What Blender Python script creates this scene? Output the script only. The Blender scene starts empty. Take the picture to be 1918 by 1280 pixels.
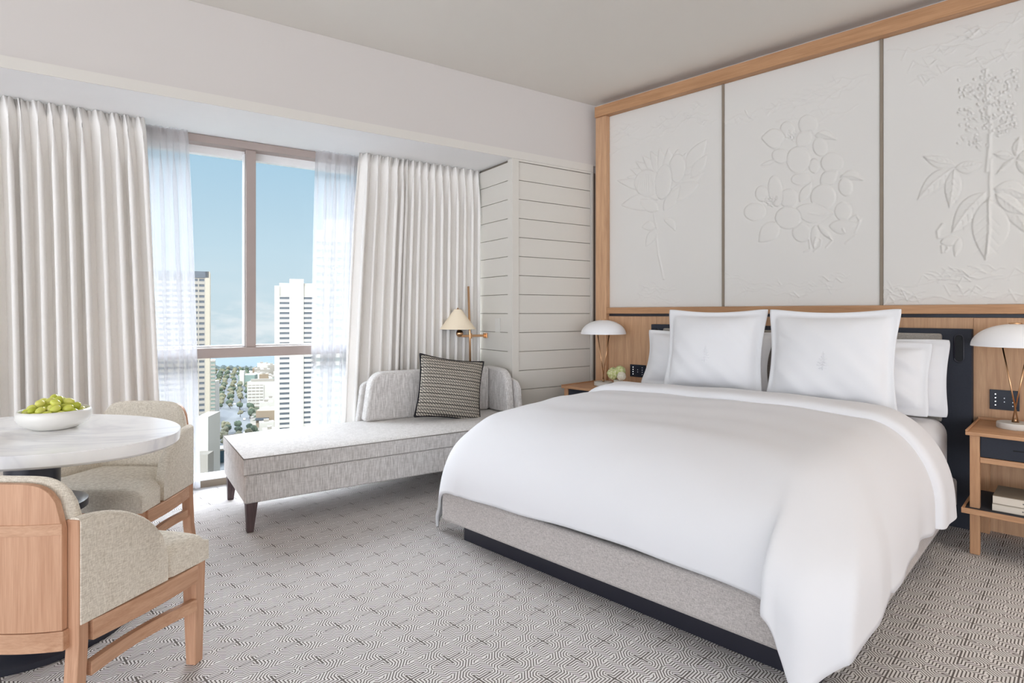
import bpy, bmesh, math, random
import numpy as np
from math import sin, cos, pi, radians, sqrt, atan2, hypot
from mathutils import Vector, Matrix
random.seed(7); rng = np.random.RandomState(5)
sc = bpy.context.scene
# ---------------------------------------------------------------- camera
F, CXP, HYP, EYE, YAW = 1100., 959., 587., 1.2, 44.6
cam = bpy.data.cameras.new('camera'); camo = bpy.data.objects.new('camera', cam); sc.collection.objects.link(camo)
camo.location = (0, 0, EYE); camo.rotation_euler = (pi/2, 0, radians(YAW-90))
cam.sensor_width = 36; cam.lens = 36*F/1918; cam.shift_y = -(640-HYP)/1918; cam.clip_end = 4000; cam.clip_start = .05
sc.camera = camo
sc.view_settings.view_transform = 'Standard'; sc.view_settings.look = 'None'
sc.view_settings.gamma = 1; sc.view_settings.use_curve_mapping = False
sc.view_settings.exposure = 0.42
sc.cycles.max_bounces = 12; sc.cycles.diffuse_bounces = 8; sc.cycles.transparent_max_bounces = 16
sc.cycles.caustics_reflective = False; sc.cycles.caustics_refractive = False
sc.cycles.sample_clamp_indirect = 8
# frame B: the window wall stands 11.6 degrees off square
WB = radians(-11.6); BV = Vector((cos(WB), sin(WB), 0)); NV = Vector((-sin(WB), cos(WB), 0))
def B(u, v, z=0): return BV*u + NV*v + Vector((0, 0, z))
# ---------------------------------------------------------------- world
W = bpy.data.worlds.new('sky'); sc.world = W; W.use_nodes = True
nt = W.node_tree; nt.nodes.clear()
class NB:
    def __init__(s, nt): s.nt = nt
    def n(s, t, **k):
        x = s.nt.nodes.new(t)
        for a, b in k.items(): setattr(x, a, b)
        return x
    def l(s, a, b): s.nt.links.new(a, b)
    def inp(s, node, i, v):
        if v is None: return
        if isinstance(v, (int, float, tuple, list)): node.inputs[i].default_value = v
        else: s.l(v, node.inputs[i])
    def m(s, op, a, b=None, c=None):
        x = s.n('ShaderNodeMath', operation=op)
        s.inp(x, 0, a); s.inp(x, 1, b); s.inp(x, 2, c)
        return x.outputs[0]
    def sep(s, v):
        x = s.n('ShaderNodeSeparateXYZ'); s.l(v, x.inputs[0]); return x.outputs
    def comb(s, a, b, c):
        x = s.n('ShaderNodeCombineXYZ'); s.inp(x, 0, a); s.inp(x, 1, b); s.inp(x, 2, c); return x.outputs[0]
    def ramp(s, f, stops, interp='LINEAR'):
        x = s.n('ShaderNodeValToRGB'); s.l(f, x.inputs[0]); cr = x.color_ramp; cr.interpolation = interp
        while len(cr.elements) < len(stops): cr.elements.new(.5)
        for e, (p, c) in zip(cr.elements, stops): e.position = p; e.color = tuple(c)+(1,) if len(c) == 3 else c
        return x.outputs[0]
    def mix(s, f, a, b, bt='MIX'):
        x = s.n('ShaderNodeMix', data_type='RGBA', blend_type=bt)
        s.inp(x, 0, f)
        for i, v in ((6, a), (7, b)):
            if isinstance(v, (tuple, list)): x.inputs[i].default_value = tuple(v)+(1,) if len(v) == 3 else v
            else: s.l(v, x.inputs[i])
        return x.outputs[2]
    def noise(s, vec, scale, detail=3, rough=.5, dist=0):
        x = s.n('ShaderNodeTexNoise'); s.l(vec, x.inputs['Vector'])
        x.inputs['Scale'].default_value = scale; x.inputs['Detail'].default_value = detail
        x.inputs['Roughness'].default_value = rough; x.inputs['Distortion'].default_value = dist
        return x.outputs['Fac']
    def mapping(s, vec, scale=(1, 1, 1), rot=(0, 0, 0)):
        x = s.n('ShaderNodeMapping'); s.l(vec, x.inputs[0]); x.inputs['Scale'].default_value = scale; x.inputs['Rotation'].default_value = rot
        return x.outputs[0]
nb = NB(nt)
tc = nb.n('ShaderNodeTexCoord'); d = tc.outputs['Generated']; dx, dy, dz = nb.sep(d)
hz = nb.m('ADD', dz, .085)
sky = nb.ramp(hz, [(0.0, (.37, .47, .53)), (.05, (.46, .56, .62)), (.10, (.47, .575, .64)), (.18, (.43, .56, .65)), (.28, (.36, .51, .63)), (.375, (.29, .46, .60)), (1, (.15, .32, .50))])
cl = nb.noise(nb.mapping(d, (1, 1, 3.5)), 9, 6, .62)
cm = nb.m('MULTIPLY', nb.ramp(cl, [(.44, (0, 0, 0)), (.60, (1, 1, 1))]), nb.ramp(hz, [(.0, (.1,)*3), (.03, (.8,)*3), (.085, (.75,)*3), (.12, (.12,)*3), (.2, (0,)*3)]))
sky = nb.mix(cm, sky, (.66, .69, .72))
# fill light added to unseen sky: band above the window, glow behind the room
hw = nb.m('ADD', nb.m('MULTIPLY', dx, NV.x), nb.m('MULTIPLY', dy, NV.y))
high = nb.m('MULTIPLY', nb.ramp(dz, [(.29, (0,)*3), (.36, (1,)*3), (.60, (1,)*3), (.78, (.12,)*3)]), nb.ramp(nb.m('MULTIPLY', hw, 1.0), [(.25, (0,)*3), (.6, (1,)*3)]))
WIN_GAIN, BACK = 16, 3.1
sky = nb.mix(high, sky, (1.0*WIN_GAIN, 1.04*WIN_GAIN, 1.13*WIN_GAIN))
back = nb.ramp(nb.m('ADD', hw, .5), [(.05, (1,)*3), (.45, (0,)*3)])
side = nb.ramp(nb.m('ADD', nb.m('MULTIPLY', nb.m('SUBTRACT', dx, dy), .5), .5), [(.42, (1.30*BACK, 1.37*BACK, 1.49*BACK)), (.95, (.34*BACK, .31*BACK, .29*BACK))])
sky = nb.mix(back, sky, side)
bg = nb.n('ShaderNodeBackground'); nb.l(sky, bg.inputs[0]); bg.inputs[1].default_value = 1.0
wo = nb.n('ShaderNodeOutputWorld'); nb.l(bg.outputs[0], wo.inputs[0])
# ---------------------------------------------------------------- sun (stands behind the building, lights the city)
sl = bpy.data.lights.new('sun', 'SUN'); sl.energy = 3.9; sl.angle = radians(.6); sl.color = (1, .96, .9)
so = bpy.data.objects.new('sun', sl); sc.collection.objects.link(so)
so.rotation_euler = Vector((.42, .62, -.75)).to_track_quat('-Z', 'Y').to_euler()
# ---------------------------------------------------------------- unseen ceiling downlights, added as warm fill
def fill_downlight(x, y, z, e, col=(1, .86, .70), size=.09, spread=110):
    L = bpy.data.lights.new('fill_downlight', 'AREA'); L.shape = 'DISK'; L.size = size; L.energy = e; L.color = col; L.spread = radians(spread)
    o = bpy.data.objects.new('fill_downlight', L); sc.collection.objects.link(o); o.location = (x, y, z)
for x, y in ((2.4, -.9), (1.2, -1.2), (3.3, -.5)): fill_downlight(x, y, 3.02, 2.5)

# ---------------------------------------------------------------- materials
def lin(c):
    return tuple((v/255/12.92 if v/255 <= .04045 else ((v/255+.055)/1.055)**2.4) for v in c)
def new_mat(name, rough=.6, spec=.5, metal=0):
    m = bpy.data.materials.new(name); m.use_nodes = True; t = m.node_tree; b = t.nodes['Principled BSDF']
    b.inputs['Roughness'].default_value = rough; b.inputs['Specular IOR Level'].default_value = spec; b.inputs['Metallic'].default_value = metal
    return m, NB(t), b
def bump(k, b, h, strength=.3, dist=.001):
    x = k.n('ShaderNodeBump'); x.inputs['Strength'].default_value = strength; x.inputs['Distance'].default_value = dist
    k.l(h, x.inputs['Height']); k.l(x.outputs[0], b.inputs['Normal'])
def obj_co(k): return k.n('ShaderNodeTexCoord').outputs['Object']
def plain(name, col, rough=.6, spec=.4, metal=0, var=.06, scale=9, bmp=.0):
    m, k, b = new_mat(name, rough, spec, metal); c = lin(col)
    f = k.noise(obj_co(k), scale, 4)
    k.l(k.mix(f, tuple(v*(1-var) for v in c), tuple(min(1, v*(1+var)) for v in c)), b.inputs['Base Color'])
    if bmp: bump(k, b, k.noise(obj_co(k), 300, 3), bmp, .001)
    return m
def wood(name, c1, c2, axis=2, scale=1., rough=.5):
    m, k, b = new_mat(name, rough, .35)
    s = [38*scale]*3; s[axis] = 2.2*scale
    co = k.mapping(obj_co(k), tuple(s))
    f1 = k.noise(co, 1.0, 5, .6, .6)
    s2 = [260*scale]*3; s2[axis] = 9*scale
    f2 = k.noise(k.mapping(obj_co(k), tuple(s2)), 1.0, 2, .6)
    f = k.m('ADD', k.m('MULTIPLY', f1, .65), k.m('MULTIPLY', f2, .35))
    k.l(k.ramp(f, [(.32, lin(c1)), (.66, lin(c2))]), b.inputs['Base Color'])
    bump(k, b, f2, .15, .0006)
    return m
def fabric(name, c1, c2, s=900, rough=.95, stretch=(1, 1, 1), bmp=.5, streak=.5):
    m, k, b = new_mat(name, rough, .1)
    co = obj_co(k)
    a = k.noise(k.mapping(co, (s*stretch[0], s*stretch[1], s*.12*stretch[2])), 1, 2)
    c = k.noise(k.mapping(co, (s*.12*stretch[0], s*.12*stretch[1], s*stretch[2])), 1, 2)
    f = k.m('ADD', k.m('MULTIPLY', a, streak), k.m('MULTIPLY', c, 1-streak))
    k.l(k.ramp(f, [(.38, lin(c1)), (.62, lin(c2))]), b.inputs['Base Color'])
    bump(k, b, f, bmp, .0012)
    b.inputs['Sheen Weight'].default_value = .15
    return m
M = {}
M['wall'] = plain('wall_paint', (206, 201, 197), .8, .2, var=.012, scale=2)
M['header'] = plain('header_paint', (214, 210, 203), .7, .25, var=.01)
M['soffit'] = plain('soffit_paint', (240, 240, 241), .75, .2, var=.01)
M['ceil'] = plain('ceiling_paint', (226, 222, 215), .9, .15, var=.015, scale=2)
M['ship'] = plain('shiplap_paint', (212, 208, 200), .55, .35, var=.012)
M['gap'] = plain('shiplap_gap', (120, 112, 102), .9, .1)
M['oak'] = wood('oak_panel', (178, 138, 106), (208, 168, 132), 2)
M['oakh'] = wood('oak_rail', (164, 121, 86), (194, 150, 112), 1)
M['oakx'] = wood('oak_x', (176, 130, 95), (208, 162, 124), 0)
M['oaky'] = wood('oak_y', (172, 128, 94), (205, 160, 122), 1)
M['oakz'] = wood('oak_z', (172, 126, 92), (202, 158, 120), 2)
M['chairz'] = wood('chair_oak_upright', (182, 136, 106), (212, 168, 138), 2)
M['chairx'] = wood('chair_oak_length', (182, 138, 108), (212, 170, 140), 0)
M['chairy'] = wood('chair_oak_across', (182, 138, 108), (212, 170, 140), 1)
M['navy'] = plain('navy_linen', (50, 53, 62), .75, .3, var=.12, scale=120, bmp=.3)
M['blackw'] = plain('dark_lacquer', (38, 38, 48), .35, .5)
M['brownleg'] = wood('walnut_leg', (66, 52, 54), (96, 80, 80), 2)
M['white_sheet'] = plain('white_cotton', (226, 226, 229), .85, .15, var=.006, scale=4, bmp=.06)
M['pillow'] = plain('white_pillow_cotton', (228, 228, 230), .88, .12, var=.006, scale=4, bmp=.08)
M['emb'] = plain('embroidery_thread', (229, 229, 232), .7, .3)
M['grey_fab'] = fabric('platform_wool', (158, 151, 148), (204, 198, 194), 760, bmp=.35)
M['head_fab'] = fabric('headboard_cushion', (138, 132, 126), (166, 160, 152), 600)
M['chaise'] = fabric('chaise_weave', (180, 176, 173), (226, 223, 221), 330, stretch=(1, 1, .4), streak=.8, bmp=.35)
M['piping'] = plain('chaise_piping', (150, 146, 142), .9, .1)
M['chairfab'] = fabric('chair_weave', (198, 188, 172), (240, 233, 220), 620, stretch=(1, 1, 1), streak=.5)
M['brass'] = plain('brushed_brass', (212, 168, 128), .28, .5, 1.0, .04)
M['shadew'] = plain('white_enamel', (236, 236, 238), .35, .45, var=.01)
M['cream'] = plain('cream_shade', (246, 232, 208), .7, .2, var=.01)
M['black'] = plain('black_gloss', (14, 15, 20), .5, .3)
M['metalb'] = plain('pedestal_metal', (42, 44, 54), .3, .5)
M['bowl'] = plain('bowl_ceramic', (232, 230, 225), .3, .5, var=.01)
M['stone'] = plain('lamp_base_stone', (214, 212, 206), .45, .4, var=.06, scale=30)
M['potc'] = plain('pot_ceramic', (206, 200, 188), .7, .3, var=.05, scale=50)
M['mullion'] = plain('window_frame_taupe', (166, 152, 146), .55, .3)
M['winw'] = plain('window_frame_white', (235, 235, 235), .6, .3)
M['strip'] = plain('panel_strip', (138, 126, 112), .55, .3)
M['plate'] = plain('outlet_plate', (214, 212, 206), .5, .4)
M['relief'] = plain('plaster_relief', (216, 213, 208), .75, .2, var=.015, scale=3)
M['pipe'] = plain('dark_piping', (38, 36, 40), .8, .2)
M['cover1'] = plain('book_cover_taupe', (150, 138, 122), .6, .3, var=.2, scale=14)
M['cover2'] = plain('book_cover_pale', (196, 186, 170), .6, .3, var=.1, scale=14)
M['paper'] = plain('book_spine_cream', (226, 216, 202), .8, .2)
M['ink'] = plain('ink_grey', (120, 112, 104), .8, .2)
# marble
m, k, b = new_mat('white_marble', .22, .5); co = obj_co(k)
w_ = k.noise(co, 1.3, 5, .55, 1.6); v_ = k.m('ABSOLUTE', k.m('SUBTRACT', w_, .5))
k.l(k.ramp(v_, [(0, lin((228, 228, 232))), (.02, lin((238, 238, 240))), (.06, lin((247, 247, 247)))]), b.inputs['Base Color']); M['marble'] = m
# curtain fabrics: a little light comes through
def cloth_mat(name, col, trans, transp, noise=True):
    m = bpy.data.materials.new(name); m.use_nodes = True; t = m.node_tree; t.nodes.clear(); k = NB(t)
    co = obj_co(k); f = k.noise(k.mapping(co, (500, 500, 60)), 1, 2); c = lin(col)
    colr = k.mix(f, tuple(v*.94 for v in c), tuple(min(1, v*1.05) for v in c))
    df = k.n('ShaderNodeBsdfDiffuse'); tr = k.n('ShaderNodeBsdfTranslucent'); k.l(colr, df.inputs[0]); k.l(colr, tr.inputs[0])
    mx = k.n('ShaderNodeMixShader'); mx.inputs[0].default_value = trans; k.l(df.outputs[0], mx.inputs[1]); k.l(tr.outputs[0], mx.inputs[2])
    o = mx.outputs[0]
    if transp:
        tp = k.n('ShaderNodeBsdfTransparent'); m2 = k.n('ShaderNodeMixShader'); m2.inputs[0].default_value = transp
        k.l(o, m2.inputs[1]); k.l(tp.outputs[0], m2.inputs[2]); o = m2.outputs[0]
    out = k.n('ShaderNodeOutputMaterial'); k.l(o, out.inputs[0]); return m
M['drape'] = cloth_mat('drape_linen', (240, 237, 233), .06, 0)
M['sheer'] = cloth_mat('sheer_voile', (216, 217, 221), .34, .50)
# glass
m = bpy.data.materials.new('window_glass'); m.use_nodes = True; t = m.node_tree; t.nodes.clear(); k = NB(t)
tp = k.n('ShaderNodeBsdfTransparent'); tp.inputs[0].default_value = (.97, .985, .98, 1); gl = k.n('ShaderNodeBsdfGlossy'); gl.inputs['Roughness'].default_value = 0.0
mx = k.n('ShaderNodeMixShader'); mx.inputs[0].default_value = .008; k.l(tp.outputs[0], mx.inputs[1]); k.l(gl.outputs[0], mx.inputs[2])
out = k.n('ShaderNodeOutputMaterial'); k.l(mx.outputs[0], out.inputs[0]); M['glass'] = m
# grape
m, k, b = new_mat('green_grape', .22, .5); b.inputs['Subsurface Weight'].default_value = .35; b.inputs['Subsurface Radius'].default_value = (.02, .02, .006); b.inputs['Subsurface Scale'].default_value = .5
oi = k.n('ShaderNodeObjectInfo'); f = k.noise(obj_co(k), 30, 3)
k.l(k.ramp(k.m('ADD', k.m('MULTIPLY', f, .5), k.m('MULTIPLY', oi.outputs['Random'], .5)), [(.2, lin((182, 190, 62))), (.55, lin((208, 212, 96))), (.8, lin((226, 220, 140)))]), b.inputs['Base Color']); M['grape'] = m
# hydrangea petals
m, k, b = new_mat('hydrangea_petal', .7, .2)
k.l(k.ramp(k.noise(obj_co(k), 45, 3), [(.35, lin((196, 204, 132))), (.5, lin((220, 224, 168))), (.65, lin((238, 236, 205)))]), b.inputs['Base Color']); M['petal'] = m
M['petalw'] = plain('pale_petal', (240, 234, 218), .7, .2)
# houndstooth cushion
m, k, b = new_mat('checked_weave', .95, .1); co = obj_co(k); x, y, z = k.sep(co)
def tri(k, v, s): return k.m('PINGPONG', k.m('MULTIPLY', v, s), 1.0)
ax = tri(k, x, 200); az = tri(k, z, 225); st = tri(k, k.m('ADD', x, z), 100)
chk = k.m('GREATER_THAN', k.m('ADD', k.m('MULTIPLY', ax, .5), k.m('ADD', k.m('MULTIPLY', az, .55), k.m('MULTIPLY', st, .35))), .70)
rowm = k.m('GREATER_THAN', tri(k, z, 85), .72)
f = k.m('MULTIPLY', chk, k.m('SUBTRACT', 1.0, k.m('MULTIPLY', rowm, .8)))
k.l(k.mix(f, lin((62, 59, 58)), lin((214, 207, 194))), b.inputs['Base Color']); bump(k, b, f, .4, .001); M['check'] = m
# carpet : eyes at the centre of each 157 mm square, stepped rings round them, dark crosses at the corners
m, k, b = new_mat('patterned_carpet', 1.0, .05); co = obj_co(k); x, y, z = k.sep(co)
P = .1575
def cellc(v, off): return k.m('SUBTRACT', k.m('FRACT', k.m('DIVIDE', k.m('SUBTRACT', v, off), P)), .5)
wob = k.noise(co, 60, 2)
cx = cellc(x, .979); cy = cellc(y, 2.059+P*20)
cyn = k.m('FRACT', k.m('DIVIDE', k.m('ADD', y, 20*P-2.059), P)); cy = k.m('SUBTRACT', cyn, .5)
cxn = k.m('FRACT', k.m('DIVIDE', k.m('ADD', x, 20*P-.979), P)); cx = k.m('SUBTRACT', cxn, .5)
a_ = k.m('ABSOLUTE', cx); b_ = k.m('ABSOLUTE', cy)
ca = k.m('SUBTRACT', .5, a_); cb = k.m('SUBTRACT', .5, b_)   # distance to the cell edges
sg = k.m('MULTIPLY', k.m('SIGN', k.m('MULTIPLY', cx, cy)), .055)
def seg_d(u, v, L):      # stepped distance from a straight arm of half length L
    e = k.m('MAXIMUM', k.m('SUBTRACT', k.m('ADD', u, sg), L), 0.0)
    return k.m('MAXIMUM', k.m('MAXIMUM', e, v), k.m('MULTIPLY', k.m('ADD', e, v), .76))
fX = seg_d(ca, cb, .33); fY = seg_d(cb, ca, .17)
ff = k.m('MINIMUM', fX, fY)
ring = k.m('SINE', k.m('SUBTRACT', k.m('MULTIPLY', ff, 2*pi*15.5), 1.3))
ring = k.ramp(k.m('ADD', k.m('MULTIPLY', ring, .5), .5), [(.22, (0,)*3), (.45, (1,)*3)])
armY = k.m('MULTIPLY', k.m('LESS_THAN', ca, .020), k.m('LESS_THAN', cb, .19))
hub = k.m('LESS_THAN', k.m('ADD', ca, cb), .046)
armX = k.m('MULTIPLY', k.m('LESS_THAN', cb, .017), k.m('LESS_THAN', ca, .36))
dark = k.m('MAXIMUM', k.m('MAXIMUM', armY, hub), armX)
lightf = k.m('MULTIPLY', ring, k.m('SUBTRACT', 1.0, dark))
fuzz = k.noise(co, 900, 2)
colr = k.mix(lightf, lin((112, 106, 104)), lin((244, 241, 240)))
colr = k.mix(k.m('MULTIPLY', fuzz, .3), colr, k.mix(.5, colr, lin((130, 122, 114))))
k.l(colr, b.inputs['Base Color']); bump(k, b, k.m('ADD', k.m('MULTIPLY', lightf, .7), k.m('MULTIPLY', fuzz, .5)), .5, .003); M['carpet'] = m

# ---------------------------------------------------------------- mesh helpers
def link(o, parent=None):
    sc.collection.objects.link(o)
    if parent is not None: o.parent = parent
    return o
def thing(name, label, cat, loc=(0, 0, 0), rz=0, group=None):
    o = bpy.data.objects.new(name, None); o.empty_display_size = .1; link(o); o.location = loc; o.rotation_euler = (0, 0, rz)
    o['label'] = label; o['category'] = cat
    if group: o['group'] = group
    return o
def tag(o, label, cat, group=None):
    o['label'] = label; o['category'] = cat
    if group: o['group'] = group
    return o
class MB:
    def __init__(s): s.v = []; s.f = []
    def add(s, vs, fs):
        n = len(s.v); s.v += [tuple(p) for p in vs]; s.f += [tuple(i+n for i in f) for f in fs]; return s
    def box(s, x0, x1, y0, y1, z0, z1, rot=None):
        vs = [Vector((x, y, z)) for z in (z0, z1) for y in (y0, y1) for x in (x0, x1)]
        if rot is not None: c = Vector(((x0+x1)/2, (y0+y1)/2, (z0+z1)/2)); vs = [c+rot@(v-c) for v in vs]
        return s.add(vs, [(0, 2, 3, 1), (4, 5, 7, 6), (0, 1, 5, 4), (2, 6, 7, 3), (0, 4, 6, 2), (1, 3, 7, 5)])
    def hexa(s, bot, top):   # two quads of 4 points
        return s.add(list(bot)+list(top), [(3, 2, 1, 0), (4, 5, 6, 7), (0, 1, 5, 4), (1, 2, 6, 5), (2, 3, 7, 6), (3, 0, 4, 7)])
    def lathe(s, prof, c=(0, 0, 0), seg=40, sx=1, sy=1, rot=0):
        vs = []; fs = []; n = len(prof)
        for i in range(seg):
            a = 2*pi*i/seg
            for r, z in prof:
                x, y = r*cos(a)*sx, r*sin(a)*sy
                vs.append((c[0]+x*cos(rot)-y*sin(rot), c[1]+x*sin(rot)+y*cos(rot), c[2]+z))
        for i in range(seg):
            j = (i+1) % seg
            for q in range(n-1): fs.append((i*n+q, j*n+q, j*n+q+1, i*n+q+1))
        if prof[0][0] > 1e-5: fs.append(tuple(i*n for i in range(seg))[::-1])
        if prof[-1][0] > 1e-5: fs.append(tuple(i*n+n-1 for i in range(seg)))
        return s.add(vs, fs)
    def tube(s, pts, r, seg=8, cap=True):
        pts = [Vector(p) for p in pts]; n = len(pts); rs = r if isinstance(r, (list, tuple)) else [r]*n
        vs = []; fs = []; up = Vector((0, 0, 1))
        t0 = (pts[1]-pts[0]).normalized(); a = up.cross(t0)
        if a.length < 1e-3: a = Vector((1, 0, 0)).cross(t0)
        a.normalize()
        for i, p in enumerate(pts):
            t = (pts[min(i+1, n-1)]-pts[max(i-1, 0)]).normalized()
            a = (a - t*a.dot(t)).normalized(); b = t.cross(a)
            for q in range(seg):
                w = 2*pi*q/seg; vs.append(p + (a*cos(w)+b*sin(w))*rs[i])
        for i in range(n-1):
            for q in range(seg):
                e = (q+1) % seg; fs.append((i*seg+q, i*seg+e, (i+1)*seg+e, (i+1)*seg+q))
        if cap: fs.append(tuple(range(seg))[::-1]); fs.append(tuple((n-1)*seg+q for q in range(seg)))
        return s.add(vs, fs)
    def grid(s, P, closed_u=False, closed_v=False):
        nu, nv = len(P), len(P[0]); vs = [p for row in P for p in row]; fs = []
        for i in range(nu if closed_u else nu-1):
            for j in range(nv if closed_v else nv-1):
                a, b = (i+1) % nu, (j+1) % nv
                fs.append((i*nv+j, a*nv+j, a*nv+b, i*nv+b))
        return s.add(vs, fs)
    def prism(s, poly, axis, a0, a1):   # polygon extruded along axis
        def mk(p, a):
            return {0: (a, p[0], p[1]), 1: (p[0], a, p[1]), 2: (p[0], p[1], a)}[axis]
        n = len(poly); vs = [mk(p, a0) for p in poly]+[mk(p, a1) for p in poly]
        fs = [tuple(range(n))[::-1], tuple(range(n, 2*n))]+[(i, (i+1) % n, n+(i+1) % n, n+i) for i in range(n)]
        return s.add(vs, fs)
    def ico(s, c, r, sub=1, jit=0):
        bm = bmesh.new(); bmesh.ops.create_icosphere(bm, subdivisions=sub, radius=1)
        vs = [Vector((v.co.x*r[0], v.co.y*r[1], v.co.z*r[2]))*(1+jit*random.uniform(-1, 1))+Vector(c) for v in bm.verts]
        fs = [tuple(v.index for v in f.verts) for f in bm.faces]; bm.free(); return s.add(vs, fs)
    def build(s, name, mat, parent=None, smooth=False, bevel=0, solid=0, subsurf=0, seg=2):
        me = bpy.data.meshes.new(name); me.from_pydata(s.v, [], s.f); me.materials.append(mat)
        bm = bmesh.new(); bm.from_mesh(me); bmesh.ops.recalc_face_normals(bm, faces=bm.faces); bm.to_mesh(me); bm.free()
        if smooth or bevel: me.polygons.foreach_set('use_smooth', [True]*len(me.polygons))
        o = bpy.data.objects.new(name, me); link(o, parent)
        if solid: x = o.modifiers.new('solid', 'SOLIDIFY'); x.thickness = solid; x.offset = 0
        if bevel:
            x = o.modifiers.new('bevel', 'BEVEL'); x.width = bevel; x.segments = seg; x.limit_method = 'ANGLE'; x.angle_limit = radians(35); x.harden_normals = True
        if subsurf: x = o.modifiers.new('sub', 'SUBSURF'); x.levels = x.render_levels = subsurf
        return o
def smooth_angle(o, ang=40):
    me = o.data; me.polygons.foreach_set('use_smooth', [True]*len(me.polygons))
    bm = bmesh.new(); bm.from_mesh(me)
    for e in bm.edges:
        if len(e.link_faces) == 2 and e.calc_face_angle(0) > radians(ang): e.smooth = False
    bm.to_mesh(me); bm.free(); return o
def box(name, mat, parent, dims, bevel=0, rot=None): return MB().box(*dims, rot=rot).build(name, mat, parent, bevel=bevel)
def struct(o, rz=0): o['kind'] = 'structure'; o.rotation_euler.z = rz; return o
def copy_tree(o, parent=None):
    c = o.copy(); sc.collection.objects.link(c); c.parent = parent
    for ch in o.children: copy_tree(ch, c)
    return c

# ================================================================ SETTING
CZ, SOF = 3.03, 2.437
wallr_x = 4.22
fl = [(4.22, -6), (4.22, 3.6), tuple(B(3.6, 4.54)[:2]), tuple(B(-6, 4.54)[:2]), (-6, -6)]
struct(MB().prism(fl, 2, -.25, 0).build('floor', M['carpet']))
cl_ = [(4.6, -9), (4.6, 3.4), tuple(B(3.9, 3.95)[:2]), tuple(B(-7, 3.95)[:2]), (-9, -9)]
struct(MB().prism(cl_, 2, CZ, CZ+.3).build('ceiling', M['ceil']))
struct(MB().box(-7, 3.9, 3.9, 5.0, SOF+.06, CZ-.001).build('wall_bulkhead', M['wall']), WB)
struct(MB().box(-7, 3.46, 3.885, 3.9, SOF, SOF+.062).box(-7, 3.46, 3.9, 4.6, SOF, SOF+.06).build('trim_soffit', M['soffit'], bevel=.002), WB)
struct(MB().box(-7, 3.455, 3.880, 3.8845, SOF, SOF+.062).build('trim_header', M['header']), WB)
struct(MB().box(4.22, 4.45, -6, 3.35, 0, CZ).build('wall_right', M['wall']))
# outer wall pieces either side of the glazed opening
struct(MB().box(-6, -1.9, 4.6, 4.9, 0, SOF).build('wall_window_left', M['wall']), WB)
# column clad in shiplap boards
c = MB().box(2.62, 3.9, 3.91, 5.0, 0, SOF-.001).build('wall_column', M['gap']); struct(c, WB)
fr = MB(); sd = MB(); zs = [1.197+.1533*i for i in range(-8, 9)]
zs = [0.0]+[z for z in zs if 0.02 < z < 2.40]+[2.418]
for a, b_ in zip(zs[:-1], zs[1:]):
    fr.box(2.672, 3.432, 3.892, 3.912, a+.002, b_-.002)
    sd.box(2.606, 2.622, 3.952, 4.56, a+.002, b_-.002)
struct(fr.build('trim_shiplap_front', M['ship'], bevel=.0015), WB)
struct(sd.build('trim_shiplap_side', M['ship'], bevel=.0015), WB)
t = MB().box(2.602, 2.668, 3.884, 3.95, 0, SOF).box(3.436, 3.46, 3.884, 3.92, 0, SOF).box(2.668, 3.436, 3.884, 3.912, 2.420, SOF)
struct(t.build('trim_column_corner', M['ship'], bevel=.002), WB)
# window: frame, transom, mullion, panes, sill
win = MB().box(-1.9, 2.62, 4.56, 4.68, SOF-.055, SOF-.002).box(-1.9, 2.62, 4.58, 4.66, .885, .955).box(-1.94, -1.86, 4.57, 4.67, .06, SOF-.05)
for u in (-1.0, -.1, .797, 1.72): win.box(u-.033, u+.033, 4.59, 4.66, .955, SOF-.055)
w0 = struct(win.build('window_1', M['mullion'], bevel=.003), WB)
wf = MB().box(-1.9, 2.62, 4.66, 4.72, SOF-.11, SOF-.02).box(-1.9, 2.62, 4.655, 4.72, .955, .968)
for u in (-1.0, -.1, .797, 1.72): wf.box(u-.045, u-.034, 4.62, 4.68, .96, SOF-.08)
struct(wf.build('window_frame_outer', M['winw'], bevel=.002), WB)
struct(MB().box(-1.9, 2.62, 4.69, 4.70, .03, SOF).build('window_glass', M['glass']), WB)
struct(MB().box(-6, 2.62, 4.54, 4.74, -.25, .052).build('window_sill', M['winw'], bevel=.003), WB)
struct(MB().box(-1.9, 2.604, 4.535, 4.5395, .001, .046).build('shade_sill_front', M['strip']), WB)  # shade on the sill front, put in as a grey strip

# ================================================================ HEADBOARD WALL PANELLING
pn = thing('wall_panelling', 'oak framed wall panelling with three white botanical relief panels behind the bed', 'wall panelling', (4.22, 1.5, 0))
def LX(x): return x-4.22
def LY(y): return y-1.5
def pbox(name, mat, x0, x1, y0, y1, z0, z1, bevel=.003): return box(name, mat, pn, (LX(x0), LX(x1), LY(y0), LY(y1), z0, z1), bevel)
pbox('top_rail', M['oakh'], 4.10, 4.219, -2.4, 3.045, 2.884, 2.975)
pbox('stile', M['oak'], 4.115, 4.219, 2.935, 3.045, 0.001, 2.883)
pbox('middle_rail', M['oakh'], 4.12, 4.219, -2.4, 2.934, 1.196, 1.248)
pbox('shadow_gap', M['blackw'], 4.16, 4.219, -2.4, 2.934, 1.176, 1.1955, 0)
for y0, y1 in ((2.47, 2.934), (.47, 2.469), (-.6, .469)): pbox('lower_board', M['oak'], 4.15, 4.219, y0, y1, .001, 1.175, .002)
for y in (1.926, .917, -.09): pbox('divider_strip', M['strip'], 4.157, 4.219, y-.008, y+.008, 1.2485, 2.8835, .001)
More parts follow.
